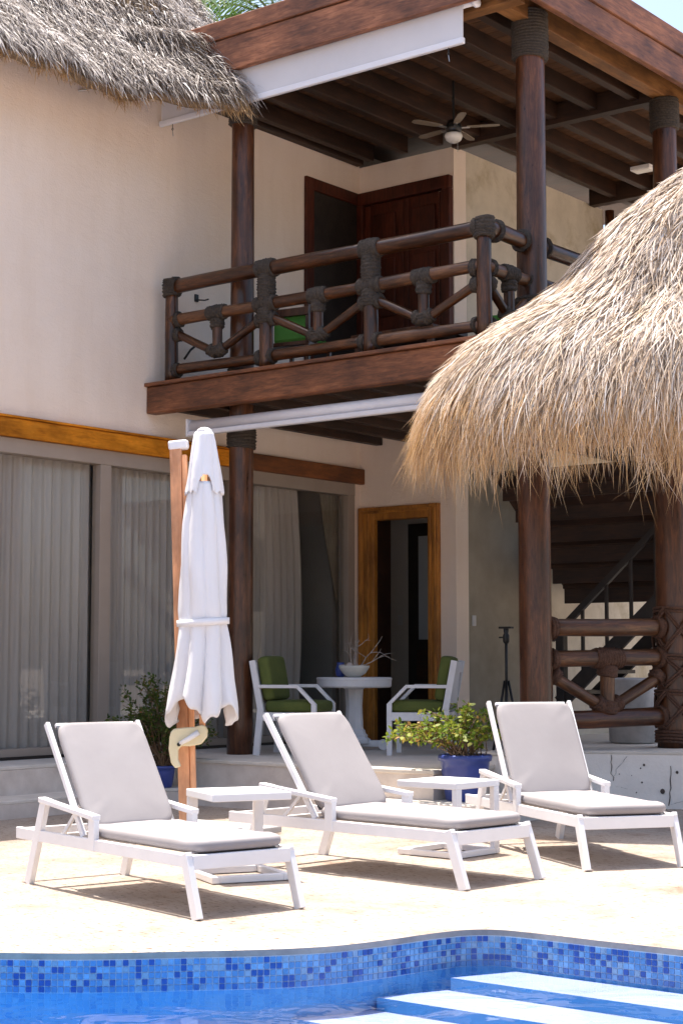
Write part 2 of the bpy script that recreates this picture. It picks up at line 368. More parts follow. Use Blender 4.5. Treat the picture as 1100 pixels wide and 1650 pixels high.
deck = struct(sheet_with_hole('pool_deck', [(-200, -200), (200, -200), (200, 200), (-200, 200)], [(p.x, p.y) for p in outline], 0, M['deck']))
# coping: the worn grey lip of the deck over the tiles
cop = MB()
for i in range(len(outline)):
    a = outline[i]; b = outline[(i + 1) % len(outline)]
    cop.add([(a.x, a.y, 0), (b.x, b.y, 0), (b.x, b.y, -.028), (a.x, a.y, -.028)], [(0, 1, 2, 3)])
cop.build('coping', M['coping'], deck)
pool = MB(); n = len(outline)
inn = [p * 1.0 for p in outline]
for i in range(n):
    a = outline[i]; b = outline[(i + 1) % n]
    pool.add([(a.x, a.y, -.028), (b.x, b.y, -.028), (b.x, b.y, -.175), (a.x, a.y, -.175)], [(0, 1, 2, 3)], 0)
    pool.add([(a.x, a.y, -.175), (b.x, b.y, -.175), (b.x, b.y, -1.25), (a.x, a.y, -1.25)], [(0, 1, 2, 3)], 1)
bm = bmesh.new(); f = bm.faces.new([bm.verts.new((p.x, p.y, -1.25)) for p in outline]); bmesh.ops.triangulate(bm, faces=[f])
bm.verts.index_update(); pool.add([tuple(v.co) for v in bm.verts], [tuple(v.index for v in q.verts) for q in bm.faces], 1); bm.free()
poolo = struct(pool.build('pool', [M['grout'], M['poolfloor']]))
# pool entry steps
for k, (y0, y1, z, xl) in enumerate([(6.64, 6.965, -.19, -4.60), (6.30, 6.64, -.25, -4.78), (5.92, 6.30, -.31, -5.02), (5.50, 5.92, -.37, -5.25)]):
    o = MB().prism([(xl, y0), (-.2, y0), (-.2, y1), (xl + .16, y1)], z - .2, z)
    st = o.build('pool_step', [M['poolstep'], M['poolfloor']], poolo)
    st.data.polygons.foreach_set('material_index', [0 if abs(p.normal.z) > .5 else 1 for p in st.data.polygons])
# mosaic band
cum = [0]
for a, b in zip(edge, edge[1:]): cum.append(cum[-1] + (b - a).length)
def on_edge(s):
    i = max(0, min(len(edge) - 2, int(np.searchsorted(cum, s) - 1))); t = (s - cum[i]) / max(1e-6, cum[i + 1] - cum[i])
    p = edge[i].lerp(edge[i + 1], t); d = (edge[i + 1] - edge[i]).normalized(); return p, d
PIT = .0288; TS = .0248
tile_me = [MB().box((0, 0, 0), (TS, .006, TS)).mesh('mosaic_tile', M['tile%d' % k]) for k in range(4)]
rest = MB(); cand = []
for j in range(int(cum[-1] / PIT)):
    p, d = on_edge((j + .5) * PIT)
    for row in range(5):
        k = random.choices([0, 1, 2, 3], [.42, .22, .26, .10])[0]
        nrm = Vector((d.y, -d.x)); z = -.044 - row * PIT
        if nrm.dot(Vector((0, -1))) < -.2: nrm = -nrm
        dist = (Vector((p.x, p.y))).length; ang = math.degrees(math.atan2(-p.x, p.y))
        vis = 27.2 < ang < 49.9 and row < 4
        cand.append((0 if vis else 1, dist, p, d, nrm, z, k))
cand.sort(key=lambda c: (c[0], c[1]))
for i, (_, _, p, d, nrm, z, k) in enumerate(cand):
    c = Vector((p.x + nrm.x * .0015, p.y + nrm.y * .0015, z))
    mt = Matrix(((d.x, nrm.x, 0), (d.y, nrm.y, 0), (0, 0, 1)))
    if i < 300:
        o = bpy.data.objects.new('mosaic_tile', tile_me[k]); COL.objects.link(o); o.parent = poolo
        m4 = mt.to_4x4(); m4.translation = c; o.matrix_local = m4
    else: rest.box(c, (TS, .006, TS), mt, k)
ro = rest.build('mosaic_tiles', [M['tile%d' % k] for k in range(4)], poolo); ro['kind'] = 'stuff'
bm = bmesh.new(); f = bm.faces.new([bm.verts.new((p.x, p.y, -.145)) for p in outline]); bmesh.ops.triangulate(bm, faces=[f])
if sum(q.normal.z for q in bm.faces) < 0: bmesh.ops.reverse_faces(bm, faces=bm.faces[:])
me = bpy.data.meshes.new('pool_water'); bm.to_mesh(me); bm.free(); me.materials.append(M['water']); struct(link('pool_water', me))

# ================================================================== TERRACE
T = .40
def slab(name, poly, z0, z1, mat, nose=.035):
    o = struct(MB().prism(poly, z0, z1 - nose).build(name, mat))
    cx = sum(p[0] for p in poly) / len(poly); cyy = sum(p[1] for p in poly) / len(poly)
    out = []
    for x, y in poly: out.append((x + .015 * (1 if x > cx else -1), y - (.015 if y < cyy else -.015)))
    MB().prism(out, z1 - nose, z1).build('nosing', M['nosing'], o, .008); return o
arc = lambda cx, cy, r, a0, a1, n=7: [(cx + r * math.cos(R(a0 + (a1 - a0) * i / (n - 1))), cy + r * math.sin(R(a0 + (a1 - a0) * i / (n - 1)))) for i in range(n)]
terr = [(-16.5, 4), (-11.29, 4)] + arc(-10.99, 11.17, .30, 180, 90) + [(-10.2, 11.48), (-9.4, 11.46), (-8.4, 11.44), (-8.13, 11.5), (-8.12, 12.3), (-8.2, 12.6), (-8.2, 22), (-16.5, 22)]
slab('terrace', terr, 0.0, T, M['step'])
stp = [(-11.30, 4), (-10.84, 4)] + arc(-10.55, 10.93, .29, 180, 90) + [(-9.6, 11.22), (-8.5, 11.2), (-7.55, 11.24), (-7.38, 11.5), (-7.42, 12.3), (-8.15, 12.3), (-8.14, 11.47), (-10.9, 11.47), (-11.2, 11.3), (-11.285, 11.0)]
slab('terrace_step', stp, 0.0, .15, M['step'], .03)
plat = [(-8.35, 12.45), (-7.62, 12.52), (-7.752, 13.241), (-6.894, 13.59), (-5.0, 14.36), (-3.0, 15.2), (-3, 22), (-8.35, 22)]
po = slab('platform', plat, 0.0, .505, M['pwall'], .03)
# cracks and pits in the platform wall
def on_plat(t, z):   # t metres along the wall from its visible left end
    return Vector((-7.752 + .9263 * t + .0032, 13.241 + .3768 * t - .009, z))
def crack(pts, wd):
    mb = MB()
    for (t0, z0, w0), (t1, z1, w1) in zip(pts, pts[1:]):
        a, b = on_plat(t0 - w0 / 2, z0), on_plat(t0 + w0 / 2, z0); c, d = on_plat(t1 + w1 / 2, z1), on_plat(t1 - w1 / 2, z1)
        mb.add([a, b, c, d], [(0, 1, 2, 3)])
    mb.build('crack', M['crack'], po)
def wander(t0, z0, t1, z1, n, w):
    return [(t0 + (t1 - t0) * i / n + random.gauss(0, .008), z0 + (z1 - z0) * i / n, w * random.uniform(.4, 1.3)) for i in range(n + 1)]
crack(wander(.29, .47, .30, .24, 7, .008), 0); crack(wander(.42, .46, .31, .28, 6, .004), 0); crack(wander(.82, .38, .80, .03, 9, .008), 0)
crack(wander(.33, .19, .43, .17, 4, .007), 0); crack(wander(.80, .04, 1.0, .09, 6, .010), 0)
for t, z, r_ in ((.58, .385, .011), (.55, .355, .007), (.87, .325, .013), (.56, .23, .008), (.74, .155, .022), (.51, .14, .006), (.36, .30, .005), (1.05, .25, .012), (.47, .29, .004)):
    mb = MB(); mb.add([on_plat(t + r_ * math.cos(a), z + r_ * 1.1 * math.sin(a)) for a in np.linspace(0, 2 * math.pi, 9)[:-1]], [tuple(range(8))]); mb.build('pit', M['crack'], po)

# ================================================================== HOUSE
house = empty('house', 'cream stucco two storey house with sliding glass doors', 'house', (-12, 14, 0))
def hb(name, x0, x1, y0, y1, z0, z1, mat, parent=None, bevel=0):
    o = MB().bb(x0, x1, y0, y1, z0, z1).build(name, mat, parent or house, bevel)
    if parent is None: o.location = -Vector(house.location)
    return o
S = M['stucco']
hb('wall', -12.25, -12.0, 3, 15.5, 3.565, 7.30, S)                        # above the doors, both storeys
hb('wall', -12.25, -12.0, 15.40, 15.75, .4, 3.565, S)
hb('wall', -12.25, -12.002, 3, 7.4, .4, 3.565, S)
hb('wall', -12.0, -11.985, 15.5, 15.75, .4, 7.22, S); hb('wall', -10.842, -10.63, 15.5, 15.75, .4, 7.22, S); hb('wall', -11.985, -10.842, 15.5, 15.75, 3.105, 4.1, S)
hb('wall', -11.985, -10.842, 15.5, 15.75, 6.88, 7.22, S)
hb('wall', -10.85, -10.628, 15.752, 17.2, .4, 4.0, M['shadewall']); hb('wall', -10.85, -10.63, 17.2, 24, .4, 4.0, M['stain']); hb('garden_wall', -10.6, -3.0, 21.6, 21.8, .4, 4.2, M['stain']); hb('wall', -10.85, -10.628, 15.752, 18.95, 4.0, 7.22, M['stain'])
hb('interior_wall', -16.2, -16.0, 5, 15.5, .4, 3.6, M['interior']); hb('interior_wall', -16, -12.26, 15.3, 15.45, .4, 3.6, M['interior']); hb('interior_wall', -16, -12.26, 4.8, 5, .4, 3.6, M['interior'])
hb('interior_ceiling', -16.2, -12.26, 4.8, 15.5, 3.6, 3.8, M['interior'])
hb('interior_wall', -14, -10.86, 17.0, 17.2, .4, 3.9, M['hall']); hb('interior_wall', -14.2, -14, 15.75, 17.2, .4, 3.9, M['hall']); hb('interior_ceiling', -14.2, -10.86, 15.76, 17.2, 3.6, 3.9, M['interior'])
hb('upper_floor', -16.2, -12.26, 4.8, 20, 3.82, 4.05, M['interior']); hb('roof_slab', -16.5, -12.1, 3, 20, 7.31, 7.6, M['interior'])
hb('upper_wall', -16.5, -16.3, 3, 20, 4.05, 7.3, S); hb('upper_wall', -16.3, -10.87, 16.3, 16.5, 4.05, 7.22, M['interior'])
hb('side_wall', -16.5, -12.26, 3, 3.2, .4, 7.3, S)
hb('lintel', -12.0, -11.93, 5, 13.35, 3.39, 3.565, M['lint'], None, .012); hb('lintel', -12.0, -11.925, 13.352, 15.53, 3.385, 3.568, M['lint_shade'], None, .015)
hb('lintel_cap', -11.999, -11.915, 5, 13.35, 3.568, 3.59, M['lint'], None, .006)
# sliding doors
def sliding(label, y0, y1, stiles):
    d = bpy.data.objects.new('sliding_door', None); COL.objects.link(d); d.parent = house; d.location = -Vector(house.location); d['label'] = label
    hb('head_rail', -12.14, -11.99, y0, y1, 3.245, 3.388, M['alu'], d, .004); hb('sill_rail', -12.14, -11.985, y0, y1, .402, .50, M['alu'], d, .004)
    hb('track', -12.05, -11.965, y0, y1, .402, .43, M['black'], d)
    for s0, s1 in stiles: hb('stile', -12.11, -11.995, s0, s1, .50, 3.245, M['alu'], d, .004)
    for (a0, a1), (b0, b1) in zip(stiles, stiles[1:]): hb('glass_pane', -12.066, -12.06, a1 - .003, b0 + .003, .497, 3.248, M['glass'], d)
sliding('wide sliding glass door with sheer pleated curtains behind', 7.4, 13.36, [(7.4, 7.5), (9.3, 9.44), (11.33, 11.475), (13.26, 13.36)])
sliding('sliding glass door beside the amber framed doorway', 13.362, 15.40, [(13.362, 13.46), (15.27, 15.40)])
# curtains
def curtain(name, label, y0f, y1f, z0, z1, x, mat, pitch=.075, amp=.03, rows=14, kind='folds'):
    mb = MB(); cols = int((y1f(0) - y0f(0)) / pitch * 8) + 2; vs = []; fs = []
    for i in range(rows):
        t = i / (rows - 1); z = z1 + (z0 - z1) * t
        for j in range(cols):
            u = j / (cols - 1); y = y0f(t) + (y1f(t) - y0f(t)) * u; ph = u * (y1f(0) - y0f(0)) / pitch * 2 * math.pi
            saw = (ph / (2 * math.pi)) % 1.0; vs.append((x - amp * (saw / .78 if saw < .78 else (1 - saw) / .22) * (1 + .2 * math.sin(ph * .37 + t * .4)), y + .004 * math.sin(ph * .31 + 2 * t), z))
    for i in range(rows - 1):
        for j in range(cols - 1): fs.append((i * cols + j, i * cols + j + 1, (i + 1) * cols + j + 1, (i + 1) * cols + j))
    mb.add(vs, fs); return tag(mb.build(name, mat, None, 0, True), label, 'curtain')
k_ = lambda v: (lambda t: v)
curtain('curtain', 'pleated grey curtain behind the first wide glass panel', k_(8.2), k_(11.40), .42, 3.36, -12.15, M['curtain'], .125, .075)
curtain('curtain', 'pleated grey curtain behind glass near the closed parasol', k_(11.41), k_(13.38), .42, 3.36, -12.15, M['curtain'], .10, .07)
curtain('curtain', 'sheer curtain behind dark log column on terrace', k_(13.40), lambda t: 14.55 + .10 * math.sin(t * 3.0), .42, 3.36, -12.15, M['curtain'], .11, .06)
curtain('curtain', 'brown tied back curtain next to amber framed doorway', lambda t: 14.98 + .36 * min(1, t * 2.0) ** 1.3 - (.05 * max(0, t - .5)), k_(15.36), .42, 3.36, -12.20, M['curtaind'], .06, .02)
# doorway on the terrace
dw = bpy.data.objects.new('doorway', None); COL.objects.link(dw); dw.parent = house; dw.location = -Vector(house.location); dw['label'] = 'open doorway with amber wooden frame'
F = M['dframe']
hb('jamb', -11.985, -11.75, 15.44, 15.52, .4, 3.105, F, dw, .012); hb('jamb', -10.985, -10.842, 15.44, 15.76, .4, 3.105, F, dw, .012); hb('head', -11.75, -10.985, 15.442, 15.60, 2.95, 3.103, F, dw, .012); hb('reveal', -11.985, -11.74, 15.522, 15.76, .4, 3.1, M['dark'], dw)
for x0, x1 in ((-11.94, -11.90), (-11.85, -11.82), (-10.95, -10.925), (-10.89, -10.865)): hb('moulding', x0, x1, 15.425, 15.45, .4, 3.07, F, dw, .006)
hb('moulding', -11.90, -10.92, 15.424, 15.45, 3.03, 3.06, F, dw, .006)
idr = bpy.data.objects.new('inner_door', None); COL.objects.link(idr); idr.parent = house; idr.location = -Vector(house.location); idr['label'] = 'dark inner door with tall frosted pane'
hb('door_frame', -12.34, -11.3, 16.93, 16.999, .4, 3.03, M['black'], idr); hb('frosted_pane', -12.17, -11.5, 16.915, 16.929, 1.58, 2.87, M['frost'], idr); hb('door_panel', -12.2, -11.45, 16.91, 16.928, .5, 1.45, M['dark'], idr)
# upstairs corner doors
ud = bpy.data.objects.new('corner_door', None); COL.objects.link(ud); ud.parent = house; ud.location = -Vector(house.location); ud['label'] = 'mahogany panelled doors in the upstairs corner'
hb('side_jamb', -12.0, -11.96, 14.46, 14.60, 4.1, 6.885, M['reddoor'], ud, .008); hb('side_head', -12.0, -11.962, 14.60, 15.5, 6.74, 6.885, M['reddoor'], ud, .008); hb('dark_opening', -12.0, -11.985, 14.60, 15.5, 4.1, 6.74, M['black'], ud)  # black sheet painted in for the darkness of the side opening
hb('frame_head', -11.985, -10.645, 15.42, 15.6, 6.73, 6.882, M['reddoor'], ud, .01); hb('frame_jamb', -10.76, -10.645, 15.42, 15.6, 4.1, 6.73, M['reddoor'], ud, .01); hb('frame_jamb', -11.985, -11.90, 15.42, 15.6, 4.1, 6.73, M['reddoor'], ud, .01)
for x0, x1 in ((-11.90, -11.335), (-11.33, -10.76)):
    hb('leaf', x0, x1, 15.50, 15.55, 4.1, 6.73, M['reddoor'], ud, .004)
    for z0, z1 in ((4.3, 5.15), (5.35, 6.05), (6.15, 6.6)):
        hb('raised_panel', x0 + .12, x1 - .12, 15.475, 15.502, z0, z1, M['reddoor'], ud, .012)
    hb('stile', x0, x0 + .07, 15.482, 15.503, 4.1, 6.72, M['reddoor'], ud, .006); hb('stile', x1 - .07, x1, 15.482, 15.503, 4.1, 6.72, M['reddoor'], ud, .006)

# ================================================================== COLUMNS
def column(label, x, y, z0, z1, r0, r1, wraps, group=None):
    e = empty('log_column', label, 'column', (x, y, z0)); 
    log('shaft', (0, 0, 0), (0, 0, z1 - z0), r0, r1, M['log'], e, 28, 24, .035)
    for a, b in wraps: lashing((0, 0, a - z0), (0, 0, b - z0), max(r0, r1) + .006, M['rope'], e, .016, 'rope_wrap', .03)
    return e
column('tall dark log column between the two sliding glass doors', -11.03, 12.32, T, 7.18, .128, .112, [(3.42, 3.62), (4.13, 4.22), (6.72, 7.0)])
column('tall dark log column at the front corner of the roof', -7.95, 12.85, .505, 7.18, .150, .132, [(4.44, 4.62), (6.86, 7.3)])
column('log column further back along the roof edge', -7.95, 15.5, .505, 7.2, .135, .125, [(6.86, 7.2)])

# ================================================================== BALCONY
bal = empty('balcony', 'dark timber balcony floor with deep front beam', 'balcony', (-10, 12, 3.8))
def bp(name, p0, p1, a, b, mat, par, bevel=.005):
    l = Vector(par.location); return plank(name, Vector(p0) - l, Vector(p1) - l, a, b, mat, par, bevel)
bp('front_beam', (-11.998, 12.02, 3.955), (-7.80, 12.02, 3.955), .14, .275, M['beam'], bal, .012); bp('edge_board', (-12.0, 12.01, 4.112), (-7.78, 12.01, 4.112), .19, .036, M['beam'], bal)
bp('side_beam', (-7.87, 12.10, 3.955), (-7.87, 20, 3.955), .14, .272, M['beam'], bal, .012)
for i in range(9): bp('joist', (-11.7 + i * .47, 12.1, 3.93), (-11.7 + i * .47, 19.5 if -11.7 + i * .47 > -10.6 else 15.49, 3.93), .09, .20, M['dark'], bal)
for i in range(24):
    y = 12.18 + i * .16
    if y < 15.3: bp('floor_plank', (-11.99, y, 4.06), (-7.81, y, 4.06), .155, .05, M['dark'], bal, .003)
    else: bp('floor_plank', (-10.6, y, 4.06), (-7.81, y, 4.06), .155, .05, M['dark'], bal, .003)
MB().bb(-10.6, -7.85, 16.1, 19.8, 4.03, 4.09).build('floor_boards', M['dark'], bal).location = -Vector(bal.location)

# ================================================================== RAILING (upper)
def railing(name, label, org, ax, xs, tall, zt, zm, zb, ends):
    """logs lashed with rope: xs positions of posts along ax, tall marks full posts"""
    e = empty(name, label, 'railing', org); ax = Vector(ax)
    P = lambda s, z: ax * s + Vector((0, 0, z))
    full = [x for x, t in zip(xs, tall) if t]
    for a, b in zip(full, full[1:]):
        log('top_rail', P(a, zt + random.uniform(-.008, .008)), P(b, zt + random.uniform(-.008, .008)), .074, .070, M['lograil'], e)
        log('mid_rail', P(a, zm), P(b, zm + random.uniform(-.015, .015)), .060, .055, random.choice([M['lograil'], M['logw']]), e)
        log('bottom_rail', P(a, zb + random.uniform(-.01, .02)), P(b, zb + random.uniform(-.01, .02)), .056, .05, M['logw'] if b == full[-1] else M['lograil'], e)
        m = [x for x in xs if a < x < b]
        for s in m:
            log('short_post', P(s, zm), P(s, .22), .052, .048, M['lograil'], e)
            log('brace', P(a, zm - .11), P(s - .02, .24), .043, .040, M['lograil'], e); log('brace', P(b, zm - .11), P(s + .02, .24), .043, .040, random.choice([M['logw'], M['lograil']]), e)
            lashing(P(s - .11, zm), P(s + .11, zm), .062, M['rope'], e); lashing(P(s, zm - .05), P(s, zm - .16), .056, M['rope'], e)
            lashing(P(s - .10, .285), P(s - .01, .235), .05, M['rope'], e); lashing(P(s + .10, .285), P(s + .01, .235), .05, M['rope'], e); lashing(P(s, .20), P(s, .30), .055, M['rope'], e)
        for s, q in ((a, 1), (b, -1)):
            lashing(P(s + q * .07, zm), P(s + q * .125, zm), .062, M['rope'], e); lashing(P(s + q * .055, zm - .15), P(s + q * .12, zm - .185 + .03), .055, M['rope'], e)
            lashing(P(s + q * .06, zb), P(s + q * .11, zb), .058, M['rope'], e)
    for i, s in enumerate(full):
        post = ends[i]
        if post:
            log('post', P(s, 0), P(s, zt - .02), .070, .064, M['lograil'], e)
            if 0 < i < len(full) - 1:
                lashing(P(s - .11, zt), P(s + .11, zt), .078, M['rope'], e); lashing(P(s, zt - .05), P(s, zm + .02), .074, M['rope'], e); lashing(P(s - .12, zm), P(s + .12, zm), .066, M['rope'], e); lashing(P(s, zm - .04), P(s, zm - .20), .076, M['rope'], e)
            else:
                lashing(P(s, zt - .10), P(s, zt + .085), .082, M['rope'], e, bulge=.08); lashing(P(s + (-.02 if i else .02), zt), P(s + (-.09 if i else .09), zt), .078, M['rope'], e)
        else: lashing(P(s + (.16 if i == 0 else -.16), zt), P(s + (.21 if i == 0 else -.21), zt), .085, M['rope'], e, .014)
    return e
xs = [-11.745, -11.117, -10.472, -9.827, -9.198, -8.60, -7.945]
railing('balcony_railing', 'front balcony railing of dark logs lashed with rope', (-10, 12.05, 4.13), (1, 0, 0), [x + 10 for x in xs], [1, 0, 1, 0, 1, 0, 1], .985, .635, .115, [1, 1, 1, 1])
railing('balcony_railing', 'short log railing from corner post to roof column', (-7.945, 12.05, 4.13), (0, 1, 0), [0, .40, .80], [1, 0, 1], .985, .635, .115, [0, 0])
railing('balcony_railing', 'log railing behind the corner column above thatch', (-7.945, 12.85, 4.13), (0, 1, 0), [0, 1.3, 2.65], [1, 0, 1], .985, .635, .115, [0, 0])

# ================================================================== VERANDA ROOF
rf = empty('veranda_roof', 'dark timber veranda roof with deep double fascia boards', 'roof', (-10, 14, 7.2))
bp('fascia_board', (-12.6, 12.0, 7.345), (-7.556, 12.0, 7.345), .07, .335, M['fascia'], rf, .008); bp('fascia_board', (-12.6, 11.985, 7.617), (-7.535, 11.985, 7.617), .075, .19, M['fascia'], rf, .008)
bp('fascia_board', (-7.591, 12.04, 7.325), (-7.591, 20.5, 7.325), .07, .28, M['fascia'], rf, .008); bp('fascia_board', (-7.575, 12.02, 7.595), (-7.575, 20.5, 7.595), .08, .245, M['fascia'], rf, .008)
bp('front_girder', (-11.99, 12.30, 7.30), (-7.70, 12.30, 7.30), .14, .24, M['beamo'], rf); bp('side_girder', (-7.95, 12.38, 7.305), (-7.95, 20, 7.305), .15, .22, M['beamo'], rf)
bp('cross_girder', (-10.6, 15.48, 7.29), (-8.04, 15.48, 7.29), .13, .22, M['dark'], rf); bp('cross_girder', (-10.6, 18.6, 7.29), (-8.04, 18.6, 7.29), .13, .22, M['dark'], rf)
for i in range(8):
    x = -11.75 + i * .5
    bp('joist', (x, 12.38, 7.325), (x, 15.40 if x < -10.55 else 20, 7.325), .095, .19, M['dark'], rf)
wall_plate = bp('wall_plate', (-11.94, 12.4, 7.27), (-11.94, 15.44, 7.27), .10, .1, M['dark'], rf)
for i in range(52): bp('ceiling_plank', (-12.0 if i < 22 else -10.6, 12.12 + i * .155, 7.435), (-7.64, 12.12 + i * .155, 7.435), .15, .026, M['plankw'], rf, .003)
MB().bb(-12.09, -7.62, 12.045, 20.4, 7.455, 7.70).build('roof_deck', M['dark'], rf).location = -Vector(rf.location)
# louvred screen at the end of the upper wall
ls = empty('louvre_screen', 'dark slatted screen at the end of the upstairs wall', 'screen', (-10.55, 19.0, 4.1))
log('post', (0, -.02, 0), (0, -.02, 3.1), .06, .06, M['log'], ls)
for i in range(12): plank('slat', (.05, .05 + .0, 1.4 + i * .145), (2.4, .05, 1.4 + i * .145), .03, .075, M['black'], ls)

# ================================================================== BLINDS
rb = empty('roller_blind', 'white roller blind partly lowered under the roof fascia', 'blind', (-10, 12.06, 6.85))
MB().bb(-1.93, 1.84, -.004, .004, .035, .36).build('fabric', M['blind'], rb)
MB().bb(-1.95, 1.85, -.022, .022, -.02, .04).build('bottom_bar', M['blindbar'], rb, .01); MB().tube([(-1.93, .05, .36), (1.95, .05, .36)], .032, 14).build('roller', M['blindbar'], rb, 0, True)
MB().lathe([(.02, 0), (.055, .005), (.055, .035), (.02, .04)], 16).build('end_cap', M['blindbar'], rb, 0, True).matrix_local = Matrix.Translation((1.93, .05, .36)) @ Matrix.Rotation(R(90), 4, 'Y')
for x in (-1.77, 1.68):
    MB().tube([(x, 0, -.02), (x, 0, -.06), (x + .012, 0, -.075), (x, 0, -.09), (x - .012, 0, -.075), (x, 0, -.06)], .004, 6).build('hook', M['metal'], rb); MB().tube([(x, 0, -.09), (x + .01, 0, -.15)], .004, 6).build('hook_pin', M['steel'], rb)
aw = empty('awning_cassette', 'retracted white awning cassette below the balcony beam', 'awning', (-10, 12.10, 3.64))
MB().tube([(-1.5, .0, .02), (1.75, 0, .02)], .058, 18).build('roll_cover', M['whitew'], aw, 0, True); MB().bb(-1.49, 1.74, -.075, -.015, -.085, -.035).build('front_bar', M['whitew'], aw, .012)
MB().bb(-1.515, -1.49, -.08, .06, -.09, .09).build('end_bracket', M['whitew'], aw, .008)

# ================================================================== LEFT THATCH
ex = np.array([[3.0, -11.25], [8.0, -11.26], [9.4, -11.27], [10.4, -11.32], [10.9, -11.27], [11.35, -11.15], [11.65, -10.95], [11.85, -10.72], [11.96, -10.56]])
def eaveX(y): return np.interp(y, ex[:, 0], ex[:, 1])
def hump(y): return .88 + (11.96 - y) * .36
def tsurf(y, s):
    X = eaveX(y) - s * .75; b = np.exp(-((s - hump(y)) / .13) ** 2) * .10; wob = .035 * np.sin(y * 5.1 + s * 3) + .02 * np.sin(y * 11.3 - s * 5)
    Z = 6.92 + s * .70 + b + wob - .10 * np.exp(-s / .08) - .13 * np.clip((s - hump(y)) / .3, 0, 1); return np.stack([X, y, Z], -1)
tr = empty('thatched_roof', 'shaggy grey thatched roof edge over the cream wall', 'roof', (0, 0, 0))
gy = np.linspace(4.5, 11.93, 90); gs = np.linspace(0, 3.6, 50); G = tsurf(gy[:, None] * np.ones((1, 50)), gs[None, :] * np.ones((90, 1)))
mb = MB(); G2 = G.copy(); G2[:, :, 2] -= .05
mb.add(G2.reshape(-1, 3).tolist(), [(i * 50 + j, i * 50 + j + 1, (i + 1) * 50 + j + 1, (i + 1) * 50 + j) for i in range(89) for j in range(49)])
lo_ = G.copy(); lo_[:, :, 2] -= .10; lo_[:, :, 0] -= .08; nb = 90 * 50
mb.add(lo_.reshape(-1, 3).tolist(), [(i * 50 + j, (i + 1) * 50 + j, (i + 1) * 50 + j + 1, i * 50 + j + 1) for i in range(89) for j in range(49)])
mb.f += [(i * 50, (i + 1) * 50, nb + (i + 1) * 50, nb + i * 50) for i in range(89)] + [(89 * 50 + j, 89 * 50 + j + 1, nb + 89 * 50 + j + 1, nb + 89 * 50 + j) for j in range(49)]; mb.mi += [0] * 138
mb.build('underlay', M['shell'], tr)
def thatch_left(n, s0, s1, y0, y1, name, Lr, mat, wd=(.007, .013), tmul=1, tadd=0):
    y = rng.uniform(y0, y1, n); s = s0 + (s1 - s0) * rng.uniform(0, 1, n) ** .9; P = tsurf(y, s)
    D = np.stack([np.full(n, .75), rng.normal(.05, .24, n), np.full(n, -.68)], 1) + rng.normal(0, .16, (n, 3))
    endf = np.clip((y - 11.6) / .35, 0, 1); D[:, 1] += endf * .35
    N = np.stack([np.full(n, .66), np.zeros(n), np.full(n, .75)], 1) + rng.normal(0, .32, (n, 3)); N /= np.linalg.norm(N, axis=1)[:, None]
    cl = .5 + .5 * np.sin(y * 9 + 2 * np.sin(s * 7)) * np.sin(s * 11 + y * 3)
    t = np.clip(rng.normal(.52, .27, n) * .8 + cl * .15, 0, 1) * tmul + tadd
    o = blades(name, P, D, N, rng.uniform(*Lr, n), rng.uniform(*wd, n), rng.uniform(0, .25, n), mat, tr, np.clip(t, 0, 1), lift=rng.uniform(.0, .05, n)); o['kind'] = 'stuff'
thatch_left(26000, 0, 1.9, 8.6, 11.95, 'thatch_strands', (.13, .30), M['thatchg'])
thatch_left(9000, 1.0, 3.4, 8.6, 11.9, 'thatch_strands', (.10, .22), M['thatchg'])
def rsurf(y, s): h_ = hump(np.minimum(y, 11.96)); return np.stack([eaveX(np.minimum(y, 11.96)) - h_ * .75 - .10 - s * .70, y, 6.86 + h_ * .70 + s * .80 + .03 * np.sin(y * 4 + s * 5)], -1)
gy = np.linspace(8, 12.9, 30); G = rsurf(gy[:, None] * np.ones((1, 20)), np.linspace(0, 3.2, 20)[None, :] * np.ones((30, 1))); G[:, :, 2] -= .05
mb = MB(); mb.add(G.reshape(-1, 3).tolist(), [(i * 20 + j, i * 20 + j + 1, (i + 1) * 20 + j + 1, (i + 1) * 20 + j) for i in range(29) for j in range(19)]); mb.build('rear_underlay', M['shell'], tr)
n = 14000; y = rng.uniform(9.2, 12.9, n); P = rsurf(y, rng.uniform(-.05, 2.2, n))
D = np.stack([np.full(n, .70), rng.normal(.15, .35, n), np.full(n, -.75)], 1) + rng.normal(0, .18, (n, 3))
o = blades('rear_thatch_strands', P, D, np.stack([np.full(n, .7), np.zeros(n), np.full(n, .7)], 1) + rng.normal(0, .35, (n, 3)), rng.uniform(.10, .22, n), rng.uniform(.007, .013, n), rng.uniform(0, .2, n), M['thatchg'], tr, np.clip(rng.normal(.5, .25, n), 0, 1), lift=rng.uniform(0, .04, n)); o['kind'] = 'stuff'
n = 5200; y = rng.uniform(8.6, 11.97, n); P = tsurf(y, rng.uniform(-.02, .10, n)); P[:, 2] -= rng.uniform(0, .07, n); P[:, 0] -= rng.uniform(0, .16, n)
D = np.stack([rng.normal(.35, .3, n), rng.normal(.05, .25, n), np.full(n, -1.0)], 1)
o = blades('fringe_strands', P, D, np.stack([np.full(n, .9), rng.normal(0, .5, n), np.full(n, .2)], 1), rng.uniform(.04, .13, n) * (1 + .5 * np.sin(y * 7)), rng.uniform(.005, .010, n), np.zeros(n), M['fringe'], tr, rng.uniform(0, .8, n)); o['kind'] = 'stuff'

